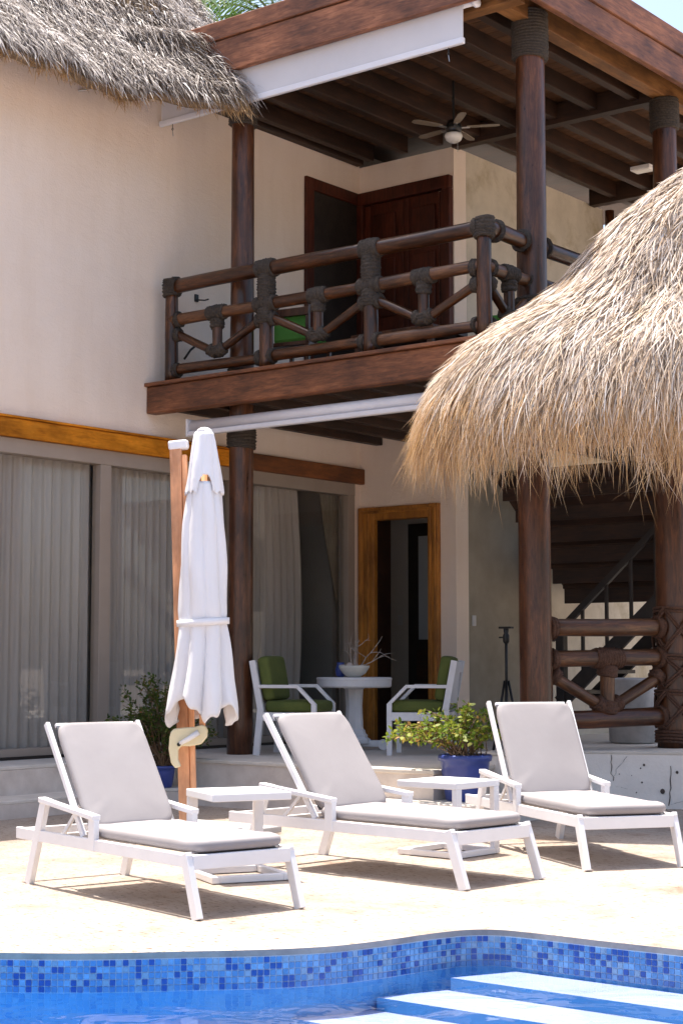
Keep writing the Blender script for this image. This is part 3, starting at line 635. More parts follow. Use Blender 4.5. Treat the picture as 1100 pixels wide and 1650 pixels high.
# ================================================================== PALAPA
pal = empty('palapa_roof', 'bright straw thatched palapa roof beside the balcony', 'roof', (0, 0, 0))
PC = np.array([3.25, 13.75])              # centre: across, away
prof = np.array([[0, 5.68], [.22, 5.50], [.40, 5.36], [.69, 5.15], [.97, 4.91], [1.21, 4.64], [1.42, 4.39], [1.68, 4.20], [1.95, 4.05], [2.22, 3.86], [2.44, 3.60], [2.56, 3.36], [2.60, 3.20], [2.61, 2.9], [2.60, 2.3]])
pl = np.concatenate([[0], np.cumsum(np.linalg.norm(np.diff(prof, axis=0), axis=1))]); PL = pl[-3]
def psurf(th, q):
    """th angle (pi = left, 3pi/2 = toward the pool), q metres down the slope"""
    rr = np.interp(q, pl, prof[:, 0]); z = np.interp(q, pl, prof[:, 1])
    c, s = np.cos(th), np.sin(th); front = np.clip(-s, 0, 1)
    k = (np.abs(c) ** 2.5 + np.abs(s) ** 2.5) ** (-1 / 2.5)
    lat = rr * c * k * np.where(c > 0, .75, 1.0); dep = rr * s * k * np.where(s < 0, .44, .42)
    fr = q / PL; z = z - .17 * front * np.minimum(fr, 1.1) ** 2 + .03 * np.sin(th * 9 + q * 2) + .02 * np.sin(th * 23 + q)
    P2 = (PC[0] + lat)[..., None] * RH + (PC[1] + dep)[..., None] * FH; P2[..., 2] = z; return P2
th = np.linspace(0, 2 * math.pi, 121); qs = np.linspace(0, PL - .12, 30); G = psurf(th[:, None] * np.ones((1, 30)), qs[None, :] * np.ones((121, 1)))
mb = MB(); G2 = G.copy(); G2[:, :, 2] -= .06
mb.add(G2.reshape(-1, 3).tolist(), [(i * 30 + j, i * 30 + j + 1, (i + 1) * 30 + j + 1, (i + 1) * 30 + j) for i in range(120) for j in range(29)])
mb.build('underlay', M['shell'], pal, 0, True)
def palapa(n, q0, q1, name, Lr, mat, wd, th0=math.pi * .80, th1=math.pi * 1.80, fr=0, up=.04, dr=(.0, .12), tr_=(0, 1), g=(0, 0), curl=.08):
    th = rng.uniform(th0, th1, n); q = np.sqrt(rng.uniform(q0 ** 2, q1 ** 2, n)) if q0 < .5 else rng.uniform(q0, q1, n)
    P = psurf(th, q); e = .02; D = psurf(th, q + e) - psurf(th, q - e); Tt = psurf(th + .01, q) - psurf(th - .01, q)
    D /= np.linalg.norm(D, axis=1)[:, None]; N0 = np.cross(Tt, D); N0 /= np.maximum(1e-6, np.linalg.norm(N0, axis=1))[:, None]; N0 *= np.sign(N0[:, 2:3] + 1e-9)
    cl = np.sin(th * 31 + 3 * np.sin(q * 5)) * np.sin(q * 9 + th * 7); L = Lr[0] + (Lr[1] - Lr[0]) * rng.uniform(0, 1, n) ** 1.6
    rad = np.maximum(.35, np.interp(q, pl, prof[:, 0])); dth = (rng.normal(0, .20, n) + .14 * cl) * L / rad
    off = rng.uniform(-.015, .03, n); tip = rng.uniform(0, up, n); sag = fr * rng.uniform(.3, 1, n)
    def path(t):
        c = psurf(th + dth * t, q + L * t) + N0 * (off + tip * t)[:, None]; c[:, 2] -= sag * L * t * t * .3; return c
    N = N0 + rng.normal(0, .36, (n, 3)); N /= np.linalg.norm(N, axis=1)[:, None]
    t = tr_[0] + (tr_[1] - tr_[0]) * np.clip(rng.normal(.55, .27, n) + .10 * cl, 0, 1)
    gold = np.clip(g[0] + (g[1] - g[0]) * np.clip((q - PL + 1.1) / 1.1, 0, 1) + rng.normal(0, .22, n), 0, 1)
    o = blades(name, P, D, N, L, rng.uniform(*wd, n), rng.uniform(*dr, n), mat, pal, t, 5, path=path, gold=gold, curl=curl); o['kind'] = 'stuff'
palapa(30000, .1, PL - .75, 'thatch_strands', (.16, .40), M['thatch'], (.006, .013), up=.05, g=(.0, .25))
palapa(9500, PL - 1.2, PL - .38, 'thatch_strands', (.32, .66), M['thatch'], (.006, .012), fr=.3, up=.08, g=(.0, .38), curl=.13)
palapa(4200, PL - .62, PL - .10, 'thatch_strands', (.28, .58), M['thatch'], (.004, .008), fr=.6, up=.08, tr_=(0, .95), g=(.15, .6), curl=.16)
palapa(5200, PL - .40, PL - .1, 'fringe_strands', (.18, .40), M['fringe'], (.003, .0055), fr=1.0, up=.10, dr=(0, .3), g=(.0, .35), curl=.2)
palapa(1500, PL - .15, PL, 'fringe_strands', (.20, .48), M['fringe'], (.0026, .0045), fr=1.0, up=.16, dr=(0, .3), g=(.0, .3), curl=.3)
for a in np.linspace(math.pi * .85, math.pi * 1.75, 12):      # pole rafters
    p0, p1 = psurf(np.array([a]), np.array([.5]))[0], psurf(np.array([a]), np.array([PL - .15]))[0]
    p0[2] -= .2; p1[2] -= .16; log('rafter', p0, p1, .035, .035, M['log'], pal, 8, 4)

# palapa post with crossed rope
pp = empty('rope_wrapped_post', 'thick log post bound with crossed brown ropes', 'post', (-7.30, 14.25, .505))
log('shaft', (0, 0, 0), (0, 0, 3.9), .175, .160, M['log'], pp, 28, 20, .03)
def ring(z, r, n=2, par=pp):
    mb = MB()
    for i in range(n): mb.tube([(r * math.cos(a), r * math.sin(a), z + i * .030 + .004 * math.sin(3 * a)) for a in np.linspace(0, 2 * math.pi, 29)[:-1]], .015, 6, closed=True)
    mb.build('rope_ring', M['ropeb'], par, 0, True)
for z, k in ((.06, 4), (.50, 2), (.83, 2), (1.27, 2)): ring(z, .185, k)
for z0, z1 in ((.18, .50), (.56, .83), (.90, 1.27)):
    for ph in (0, math.pi / 2, math.pi, 1.5 * math.pi):
        for sg in (1, -1):
            mb = MB()
            for off in (0, .032):
                mb.tube([((.188 + (.014 if sg > 0 else 0)) * math.cos(ph + sg * t * math.pi / 2), (.188 + (.014 if sg > 0 else 0)) * math.sin(ph + sg * t * math.pi / 2), z0 + (z1 - z0) * t + off) for t in np.linspace(0, 1, 10)], .013, 6)
            mb.build('cross_rope', M['ropeb'], pp, 0, True)
# lower railing between corner column and post
lr = empty('terrace_railing', 'low log railing between corner column and roped post', 'railing', (-7.95, 12.85, .505))
A0 = Vector((0, 0, 0)); B0 = Vector((.65, 1.40, 0)); U = B0.normalized(); LB = B0.length; Q = lambda s, z: U * s + Vector((0, 0, z))
log('top_rail', Q(.10, 1.10), Q(LB - .12, 1.125), .078, .082, M['logw'], lr); log('mid_rail', Q(.10, .82), Q(LB - .12, .84), .074, .078, M['logw'], lr); log('bottom_rail', Q(.1, .27), Q(LB - .1, .29), .082, .086, M['log'], lr)
cm = LB * .50
log('short_post', Q(cm, .82), Q(cm, .36), .072, .062, M['logw'], lr); log('brace', Q(.17, .66), Q(cm - .04, .38), .055, .052, M['logw'], lr); log('brace', Q(LB - .18, .66), Q(cm + .04, .38), .055, .052, M['logw'], lr)
for a, b, r_ in ((Q(.13, 1.10), Q(.20, 1.10), .084), (Q(LB - .22, 1.12), Q(LB - .15, 1.12), .088), (Q(.13, .82), Q(.20, .82), .08), (Q(LB - .22, .84), Q(LB - .15, .84), .084), (Q(cm - .15, .83), Q(cm + .15, .83), .08), (Q(cm, .76), Q(cm, .66), .078), (Q(cm, .33), Q(cm, .44), .078), (Q(cm - .14, .44), Q(cm - .04, .375), .062), (Q(cm + .14, .44), Q(cm + .04, .375), .062), (Q(.16, .70), Q(.22, .635), .066), (Q(LB - .17, .70), Q(LB - .23, .635), .066), (Q(LB - .20, .29), Q(LB - .13, .29), .09)):
    lashing(a, b, r_, M['ropeb'], lr, .016)

# ================================================================== STAIRCASE (under the palapa, behind the railing)
sc = empty('staircase', 'dark timber staircase behind the log railing', 'staircase', (-9.6, 17.0, T))
MB().add([(-.42, -.1, 2.35), (.75, -.1, 2.35), (.75, -.1, 1.66), (-.42, -.1, 1.66), (-.42, 1.5, 2.35), (.75, 1.5, 2.35), (.75, 1.5, 1.66), (-.42, 1.5, 1.66)], [(0, 1, 2, 3), (4, 7, 6, 5), (0, 4, 5, 1), (3, 2, 6, 7), (0, 3, 7, 4), (1, 5, 6, 2)]).build('landing', M['dark'], sc)
for i in range(6):
    z = 1.75 + i * .22
    MB().bb(-.45 + .0, 1.5, -.16 - i * .26, .10 - i * .26, z + .0, z + .05).build('tread', M['dark'], sc, .006); MB().bb(-.44, 1.5, -.14 - i * .26, -.11 - i * .26, z - .17, z).build('riser', M['dark'], sc)
MB().bar((.52, .12, 1.60), (.52, -1.62, 2.98), 1.96, .03, (0, 0, 1)).build('soffit', M['dark'], sc)
def bars(name, pairs, a, b, mat, par):
    for p, q in pairs: MB().bar(p, q, a, b).build(name, mat, par, .004)
bars('stringer', [((.0, -.35, .45), (1.9, -.35, 2.15)), ((.0, -1.0, .45), (1.9, -1.0, 2.15))], .06, .16, M['black'], sc)
bars('handrail', [((-.1, -1.0, 1.15), (1.8, -1.0, 2.85))], .06, .07, M['black'], sc)
bars('baluster', [((x, -1.0, .5 + x * .89), (x, -1.0, 1.25 + x * .89)) for x in (0.02, .3, .6, .9, 1.2, 1.5, 1.78)], .035, .035, M['black'], sc)
for i in range(7): MB().bb(.05 + i * .25, .32 + i * .25, -1.0, -.32, .55 + i * .225, .59 + i * .225).build('step_board', M['black'], sc, .004)
MB().bb(-.02, .08, -1.05, -.95, 0, 1.35).build('newel', M['black'], sc, .008); MB().bb(1.2, 1.3, -.6, -.5, 0, 3.4).build('newel', M['black'], sc, .008)
# concrete drum
MB_ = MB().lathe([(.20, 0), (.235, .02), (.24, .35), (.245, .62), (.225, .64), (.20, .60), (.18, .50)], 28)
tag(MB_.build('concrete_planter', M['concrete'], None, 0, True), 'grey concrete drum planter behind the log railing', 'planter').location = (-8.02, 14.75, .505)

# ================================================================== CEILING FAN, LIGHT
fan = empty('ceiling_fan', 'ceiling fan with opal lamp under the veranda roof', 'fan', (-9.60, 14.0, 6.80))
MB().lathe([(.02, .12), (.06, .12), (.085, .07), (.085, .02), (.06, -.02)], 20).build('motor', M['metal'], fan, 0, True); MB().tube([(0, 0, .1), (0, 0, .55)], .013, 8).build('rod', M['metal'], fan)
MB().lathe([(.088, -.02), (.095, -.045), (.08, -.085), (.045, -.11), (.005, -.118)], 20).build('lamp_globe', M['globe'], fan, 0, True); MB().tube([(.05, 0, -.03), (.05, 0, -.22)], .003, 5).build('pull_chain', M['steel'], fan)
for k in range(5):
    a = 2 * math.pi * k / 5 + .5; m = Matrix.Rotation(a, 4, 'Z') @ Matrix.Rotation(R(5), 4, 'X')
    b = MB().prism([(.14, -.028), (.24, -.042), (.44, -.045), (.48, -.025), (.48, .025), (.44, .045), (.24, .042), (.14, .028)], .045, .053).build('blade', M['blade'], fan); b.matrix_local = m
    MB().bb(.06, .17, -.012, .012, .035, .045).build('blade_arm', M['steel'], fan).matrix_local = m
cl_ = empty('ceiling_light', 'small white square lamp on the timber ceiling', 'light', (-9.28, 17.53, 7.19)); MB().bb(-.13, .13, -.09, .09, -.03, .02).build('housing', M['white'], cl_, .008); MB().bb(-.11, .11, -.07, .07, -.036, -.029).build('diffuser', M['globe'], cl_)

# ================================================================== SUN LOUNGERS
def rbox(name, x0, x1, y0, y1, z0, z1, mat, par, bev, puff=.0, seed=0):
    """cushion: rounded outline, rounded edges, gently crowned top"""
    a, b, h = (x1 - x0) / 2, (y1 - y0) / 2, z1 - z0; cx, cyy = (x0 + x1) / 2, (y0 + y1) / 2; n = 56; ph = random.random() * 9
    lay = [(.045, 0), (.012, h * .04), (.003, h * .22), (0, h * .5), (.003, h * .76), (.012, h * .94), (.03, h), (.07, h + puff * .4), (.13, h + puff * .75), (.20, h + puff)]
    mb = MB(); vs = []
    for ins, z in lay:
        for k in range(n):
            t = 2 * math.pi * k / n; c, q = math.cos(t), math.sin(t); e = 2 / 9.0
            ins_ = min(ins, b * .85)
            x = (a - ins_) * math.copysign(abs(c) ** e, c); y = (b - ins_) * math.copysign(abs(q) ** e, q)
            wob = .0035 * math.sin(x * 21 + ph) * math.sin(y * 17 + ph) + .002 * math.sin(x * 43 + y * 31)
            vs.append((cx + x, cyy + y, z0 + z + (wob if z >= h * .9 and ins < .1 else 0)))
    m = len(lay); fs = [(i * n + k, i * n + (k + 1) % n, (i + 1) * n + (k + 1) % n, (i + 1) * n + k) for i in range(m - 1) for k in range(n)]
    fs += [tuple(range(n - 1, -1, -1)), tuple((m - 1) * n + k for k in range(n))]
    mb.add(vs, fs); return mb.build(name, mat, par, 0, True)
def make_lounger(label, loc, rz, sc_, rec=54):
    e = empty('sun_lounger', label, 'sun lounger', (loc[0], loc[1], 0), rz, 'white sun loungers by the pool'); e.scale = (sc_,) * 3
    W = .32; Wm = M['white']
    for s in (-1, 1):
        MB().bb(-.13, 1.74, s * W - .016, s * W + .016, .252, .318).build('side_rail', Wm, e, .004)
        MB().bar((.02, s * (W + .002), 0), (.205, s * (W + .002), .49), .036, .066, (1, 0, 0)).build('rear_leg', Wm, e, .004)
        MB().bar((.165, s * (W + .004), .497), (.80, s * (W + .004), .435), .052, .030).build('armrest', Wm, e, .005)
        MB().bb(.735, .80, s * (W + .003) - .018, s * (W + .003) + .018, .252, .425).build('arm_post', Wm, e, .004)
        MB().bar((1.815, s * (W + .001), 0), (1.70, s * (W + .001), .322), .036, .060, (1, 0, 0)).build('front_leg', Wm, e, .004)
        c, sn = math.cos(R(rec)), math.sin(R(rec))
        MB().bar((.622, s * .300, .316), (.622 - c * .765, s * .304, .316 + sn * .765), .026, .036, (1, 0, 0)).build('back_stile', Wm, e, .004)
        MB().bar((.60 - c * .24, s * .235, .30 + sn * .22), (.27, s * .235, .30), .014, .022, (1, 0, 0)).build('back_strut', Wm, e)
        MB().tube([(1.60, s * .25, .325), (1.70, s * .25, .325)], .01, 8).build('bolt', M['steel'], e)
    MB().bb(1.712, 1.752, -W + .016, W - .016, .240, .315).build('front_beam', Wm, e, .004); MB().bb(-.128, -.10, -W + .016, W - .016, .258, .312).build('rear_beam', Wm, e, .004); MB().bb(.20, .24, -W + .016, W - .016, .262, .300).build('cross_bar', Wm, e)
    MB().bb(.585, .625, -W + .016, W - .016, .262, .300).build('cross_bar', Wm, e)
    sl_ = MB(); nn = 12   # sagging seat sling
    for i in range(nn + 1):
        for j in range(9):
            v = j / 8 * 2 - 1; x = .60 + 1.1 * i / nn; sl_.v.append((x, v * .27, .318 - .035 * (1 - v * v)))
    sl_.f = [(i * 9 + j, (i + 1) * 9 + j, (i + 1) * 9 + j + 1, i * 9 + j + 1) for i in range(nn) for j in range(8)]; sl_.mi = [0] * len(sl_.f)
    sl_.build('seat_sling', M['white'], e, 0, True)
    u0 = MB().bb(.62, 1.70, -.27, .27, .319, .326).build('cushion_base', M['sling'], e)
    rbox('seat_cushion', .60, 1.745, -.298, .298, .324, .385, M['sling'], e, .02, .008)
    bk = bpy.data.objects.new('back_rest', None); COL.objects.link(bk); bk.parent = e
    bk.matrix_local = Matrix.Translation((.60, 0, .335)) @ Matrix.Rotation(R(rec - 180), 4, 'Y') @ Matrix.Rotation(math.pi, 4, 'X')
    ax = Vector((-c, 0, sn)); nx_ = Vector((sn, 0, c)); m = Matrix((ax, Vector((0, -1, 0)), nx_)).transposed()
    if m.determinant() < 0: m = Matrix((ax, Vector((0, 1, 0)), nx_)).transposed()
    m = m.to_4x4(); m.translation = Vector((.615, 0, .345)) + nx_ * .004; bk.matrix_local = m
    rbox('cushion', -.01, .70, -.286, .286, .010, .062, M['sling'], bk, .02, .008)
    MB().bb(.02, .70, -.262, .262, .0, .010).build('back_sling', M['slingd'], bk); MB().bb(.70, .722, -.262, .262, -.012, .012).build('top_bar', Wm, bk, .004)
    return e
make_lounger('white lounger standing nearest the closed parasol', (-7.583, 7.002), R(-13.5), 1.005)
make_lounger('white lounger between the two small side tables', (-7.27, 8.558), R(-6.1), 1.03).scale.y = 1.09
make_lounger('white lounger in front of the cracked platform wall', (-6.714, 10.549), R(-34.3), 1.035, 60)

# ================================================================== SIDE TABLES
def side_table(label, x, y, rz, legs):
    e = empty('side_table', label, 'side table', (x, y, 0), rz, 'small white side tables'); h = .25
    MB().bb(-h, h, -h, h, .455, .50).build('top', M['white'], e, .006)
    c = {'a': (-h + .02, -h + .035), 'b': (h - .02, -h + .035), 'c': (h - .02, h - .035), 'd': (-h + .02, h - .035)}
    for l in legs: MB().bb(c[l][0] - .02, c[l][0] + .02, c[l][1] - .03, c[l][1] + .03, .04, .456).build('leg', M['white'], e, .004)
    for x0, x1, y0, y1 in ((-h, h, -h, -h + .05), (-h, h, h - .05, h), (-h, -h + .05, -h + .05, h - .05), (h - .05, h, -h + .05, h - .05)): MB().bb(x0, x1, y0, y1, .004, .042).build('base_bar', M['white'], e, .004)
    return e
side_table('white side table next to the parasol pole', -6.85, 7.64, R(-28), 'ad').scale.z = 1.05
side_table('white side table in front of the sunlit blue pot', -6.57, 9.47, R(-2), 'bc')

# ================================================================== PARASOL
um = empty('parasol', 'closed white parasol strapped shut on wooden mast', 'parasol', (-8.64, 9.23, 0))
mast0 = Vector((-.18, .05, 0)); mast1 = Vector((-.265, -.01, 2.95))
for nm, off, wx, wy in (('mast', -.020, .088, .10), ('mast_channel', .046, .040, .085)):
    d = (mast1 - mast0); m, L = frame_to(mast0 + Vector((.784, .62, 0)) * off, mast1 + Vector((.784, .62, 0)) * off)
    o = MB().bb(-wx / 2, wx / 2, -wy / 2, wy / 2, 0, L - (0 if nm == 'mast' else .06)).build(nm, M['pole'], um, .008); o.matrix_local = m @ Matrix.Rotation(R(38.4) - m.to_euler().z, 4, 'Z')
cp = MB().prism([(-.07, -.06), (.075, -.06), (.085, 0), (.075, .06), (-.07, .06)], 0, .07).build('mast_cap', M['canvas'], um, .015); cp.matrix_local = Matrix.Translation(mast1 - Vector((0, 0, .02))) @ Matrix.Rotation(R(38.4), 4, 'Z') @ Matrix.Rotation(R(-6), 4, 'Y')
MB().tube([(0, 0, .80), (0, 0, 3.0)], .024, 12).build('canopy_pole', M['pole'], um, 0, True)
MB().bb(-.5, .5, -.5, .5, .01, .06).build('base_plate', M['concrete'], um, .01).location = (-.18, .05, 0)
SEG = 144
def canopy(name, zt, zb, rf, pleat, hem, rows, notch=None):
    vs = []; fs = []
    for i in range(rows):
        t = i / (rows - 1)
        for k in range(SEG):
            a = 2 * math.pi * k / SEG; z = zt + (zb - zt) * t
            pl_ = pleat(z); f = abs(math.sin(4 * a + .5 * math.sin(z * 3) + .3)) ** .7; f2 = math.sin(11 * a + 2 * z) * .25
            rr = rf(z) * (1 - pl_ * (1 - f) + pl_ * .22 * f2) + .006 * math.sin(9 * z + 3 * a)
            z2 = z + (hem(a) * max(0, (t - .8) / .2) if hem else 0)
            vs.append((rr * math.cos(a), rr * math.sin(a) * .92, z2))
    for i in range(rows - 1):
        for k in range(SEG):
            q = (i * SEG + k, i * SEG + (k + 1) % SEG, (i + 1) * SEG + (k + 1) % SEG, (i + 1) * SEG + k)
            if notch and notch(2 * math.pi * (k + .5) / SEG, i / (rows - 1)): continue
            fs.append(q)
    mb = MB(); mb.add(vs, fs); o = mb.build(name, M['canvas'], um, 0, True); o.modifiers.new('thick', 'SOLIDIFY').thickness = .004; return o
body_r = lambda z: np.interp(z, [.85, 1.0, 1.25, 1.50, 1.60, 1.68, 2.0, 2.35, 2.62, 2.7], [.305, .295, .245, .205, .188, .195, .192, .168, .135, .12])
canopy('canopy', 2.66, .93, body_r, lambda z: np.interp(z, [.9, 1.5, 1.62, 1.8, 2.6], [.46, .26, .06, .17, .14]), lambda a: .12 * (abs(((4 * a / math.pi) % 2) - 1) - .5) * 1.5 - .04 * math.sin(a * 2 + 1) + .015 * math.sin(17 * a), 60)
fa = math.atan2(-.62, .784) - .62
def ntch(a, t):
    d = (a - (-math.pi / 2 + .78) + math.pi) % (2 * math.pi) - math.pi
    return t > .70 and abs(d) < .42 * (1 - ((1 - t) / .30) ** 2) ** .5
canopy('vent_cap', 3.06, 2.575, lambda z: np.interp(z, [2.55, 2.6, 2.8, 2.97, 3.04, 3.06], [.162, .155, .122, .092, .078, .045]), lambda z: .10, lambda a: .012 * math.sin(16 * a), 34, ntch)
MB().lathe([(.0, 3.085), (.03, 3.08), (.055, 3.065), (.06, 3.045), (.0, 3.04)], 20, caps=False).build('finial', M['canvas'], um, 0, True)
st = MB()
for i, z in enumerate((1.575, 1.625)): st.v += [((.206) * math.cos(2 * math.pi * k / 64), .206 * .92 * math.sin(2 * math.pi * k / 64), z + .012 * math.sin(2 * math.pi * k / 64 + .6)) for k in range(64)]
st.f = [(k, (k + 1) % 64, 64 + (k + 1) % 64, 64 + k) for k in range(64)]; st.mi = [0] * 64
o = st.build('tie_strap', M['canvas'], um, 0, True); o.modifiers.new('thick', 'SOLIDIFY').thickness = .006
ck = [(715, 1440), (720, 1418), (733, 1404), (770, 1400), (820, 1396), (850, 1388), (866, 1393), (874, 1410), (872, 1438), (848, 1468), (800, 1477), (765, 1476), (752, 1490), (752, 1532), (765, 1560), (740, 1568), (722, 1545), (712, 1490)]
o = MB().prism([((x - 790) * .00179, -(y - 1440) * .00179) for x, y in ck], -.025, .025).build('crank_housing', M['cream'], um, .012, False, 3)
cmx = Matrix.Translation((-.055, -.10, .74)) @ Matrix.Rotation(R(38.4), 4, 'Z') @ Matrix.Rotation(R(90), 4, 'X'); o.matrix_local = cmx
for o in [o]:
    h_ = MB().tube([(-.055, -.045, .045), (.01, -.01, .05), (.085, .04, .05)], .016, 10, .022).build('crank_handle', M['white'], um, 0, True); h_.matrix_local = cmx
    kb = MB().lathe([(.0, .03), (.014, .03), (.014, .06), (.0, .06)], 12, (-.06, -.05, 0), False).build('crank_bolt', M['metal'], um); kb.matrix_local = cmx

# ================================================================== TERRACE FURNITURE
def armchair(label, x, y, rz):
    e = empty('armchair', label, 'armchair', (x, y, T), rz, 'white terrace armchairs'); Wm = M['whitew']
    for s in (-1, 1):
        w_ = .28 * s
        MB().bar((-.30, w_, 0), (-.255, w_, .45), .04, .065, (1, 0, 0)).build('rear_leg', Wm, e, .005); MB().bar((-.255, w_, .43), (-.345, w_, .915), .04, .062, (1, 0, 0)).build('back_post', Wm, e, .005)
        MB().bb(.265, .315, w_ - .02, w_ + .02, 0, .50).build('front_leg', Wm, e, .005)
        MB().bar((-.29, w_, .665), (.13, w_, .665), .045, .032).build('arm', Wm, e, .004); MB().bar((.115, w_, .672), (.297, w_, .49), .045, .032).build('arm_slope', Wm, e, .004)
        MB().bb(-.26, .27, w_ - .017, w_ + .017, .335, .415).build('seat_rail', Wm, e, .004)
    MB().bb(.27, .31, -.26, .26, .335, .415).build('front_rail', Wm, e, .004); MB().bb(-.275, -.24, -.26, .26, .335, .415).build('rear_rail', Wm, e, .004); MB().bb(-.345, -.315, -.26, .26, .80, .90).build('top_rail', Wm, e, .004)
    MB().bar((-.285, 0, .5), (-.325, 0, .85), .50, .02, (1, 0, 0)).build('back_board', Wm, e)
    rbox('seat_cushion', -.24, .32, -.255, .255, .417, .525, M['olive'], e, .02, .01)
    b = bpy.data.objects.new('back_rest', None); COL.objects.link(b); b.parent = e; b.matrix_local = Matrix.Translation((-.245, 0, .515)) @ Matrix.Rotation(R(-90 - 10), 4, 'Y')
    rbox('back_cushion', .0, .44, -.25, .25, -.115, .0, M['olive'], b, .02, .01)
    return e
armchair('white armchair with olive cushions beside the log column', -10.56, 12.61, R(20))
armchair('white armchair with olive cushions behind the potted bush', -9.58, 13.39, R(207))
tb = empty('pedestal_table', 'round white pedestal table between the armchairs', 'table', (-10.62, 13.62, T))
MB().lathe([(.0, .64), (.37, .64), (.385, .655), (.385, .715), (.39, .72), (.39, .735), (.38, .745), (.0, .745)], 48, caps=False).build('top', M['whitew'], tb, .004, True)
o = MB().lathe([(.125, .16), (.115, .2), (.095, .22), (.085, .45), (.095, .62), (.12, .64)], 8).build('pedestal', M['whitew'], tb, .004)
MB().lathe([(.17, .07), (.17, .11), (.14, .13), (.14, .155), (.12, .17)], 8).build('plinth', M['whitew'], tb, .004)
for k in range(4):
    a = R(38 + 90 * k); m = Matrix.Rotation(a, 4, 'Z')
    MB().bb(.05, .29, -.045, .045, .035, .10).build('foot', M['whitew'], tb, .008).matrix_local = m; MB().tube([(.30, -.06, .055), (.30, .06, .055)], .055, 16).build('scroll', M['whitew'], tb, .004).matrix_local = m
bw = MB().lathe([(.06, 0), (.075, .008), (.12, .04), (.158, .10), (.162, .118), (.15, .115), (.11, .05), (.0, .03)], 32, caps=False).build('bowl', M['ceramic'], None, 0, True)
tag(bw, 'cream ceramic bowl on the round pedestal table', 'bowl'); bw.location = (-10.62, 13.62, T + .746)
for i, (dx, dy, dz, s, lb) in enumerate([(-.09, -.06, .125, .045, 'pinkish conch shell in the bowl by the leaning twigs'), (.02, -.08, .125, .058, 'large pale conch shell in the middle of bowl'), (.10, -.02, .12, .052, 'long pale shell on the bowl rim by the twigs'), (-.03, -.03, .13, .04, 'small rounded grey shell in the bowl'), (-.04, .06, .12, .05, 'pale shell at the back of the bowl')]):
    mb = MB(); nsp = 40
    for k in range(7):
        t = k / 6; mb.lathe([(s * (1 - t) * .55 * q, 0) for q in (.2,)] + [(s * .62 * (1 - t) ** .8 * math.sin(math.pi * u) + .002, s * (-.9 + t * 1.5) + s * .5 * (u - .5)) for u in np.linspace(.05, .95, 6)], 12, caps=False)
    o = mb.build('sea_shell', M['shellw'], None, 0, True); tag(o, lb, 'shell', 'shells in the bowl'); o.location = (-10.62 + dx, 13.62 + dy, T + .746 + dz - .01); o.rotation_euler = (random.uniform(.9, 1.9), random.uniform(-.4, .4), random.uniform(0, 6))
def twig(p, d, L, r, mb, depth):
    pts = [Vector(p)]; d = Vector(d).normalized()
    for i in range(4): d = (d + Vector([random.gauss(0, .16) for _ in range(3)])).normalized(); pts.append(pts[-1] + d * L / 4)
    mb.tube(pts, r, 6, r * .4)
    if depth:
        for i in (2, 3, 4): twig(pts[i], d + Vector([random.gauss(0, .5) for _ in range(3)]), L * .55, r * .55, mb, depth - 1)
mb = MB(); tw = empty('dry_branches', 'bleached dry branches standing in the ceramic bowl', 'branches', (-10.62, 13.62, T + .81))
for d in ((-.35, -.3, 1), (.1, .1, 1), (-.1, .3, .9)):
    mb = MB(); twig((0, 0, 0), d, .26, .007, mb, 2); mb.build('twig', M['twigw'], tw, 0, True)
for d in ((.85, .55, .75), (.9, .75, .5)):
    mb = MB(); twig((.05, .02, .03), d, .30, .007, mb, 1); mb.build('twig', M['twigw'], tw, 0, True)
v = MB().lathe([(.035, 0), (.05, .02), (.055, .08), (.035, .13), (.04, .15)], 20).build('blue_vase', M['bluepot'], None, 0, True); tag(v, 'small dark blue vase behind the ceramic bowl', 'vase'); v.location = (-10.83, 13.66, T + .746)
# tripod
tp = empty('tripod', 'black camera tripod standing against the shaded wall', 'tripod', (-8.86, 13.77, T))
MB().tube([(0, 0, .45), (0, 0, 1.12)], .014, 10).build('centre_column', M['metal'], tp, 0, True); MB().lathe([(.02, 1.08), (.032, 1.10), (.032, 1.16), (.022, 1.18), (.026, 1.20), (.026, 1.225)], 14).build('ball_head', M['metal'], tp, 0, True)
MB().bb(-.07, .07, -.03, .03, 1.225, 1.245).build('camera_plate', M['metal'], tp, .004); MB().tube([(-.02, 0, 1.14), (-.07, -.02, 1.14)], .008, 8).build('lock_knob', M['metal'], tp)
for k in range(3):
    a = R(38 + 120 * k + 20); MB().tube([(0.02 * math.cos(a), .02 * math.sin(a), .72), (.17 * math.cos(a), .17 * math.sin(a), 0)], .013, 8).build('leg', M['metal'], tp, 0, True); MB().tube([(.07 * math.cos(a), .07 * math.sin(a), .50), (.078 * math.cos(a), .078 * math.sin(a), .465)], .017, 8).build('leg_lock', M['red'], tp, 0, True)

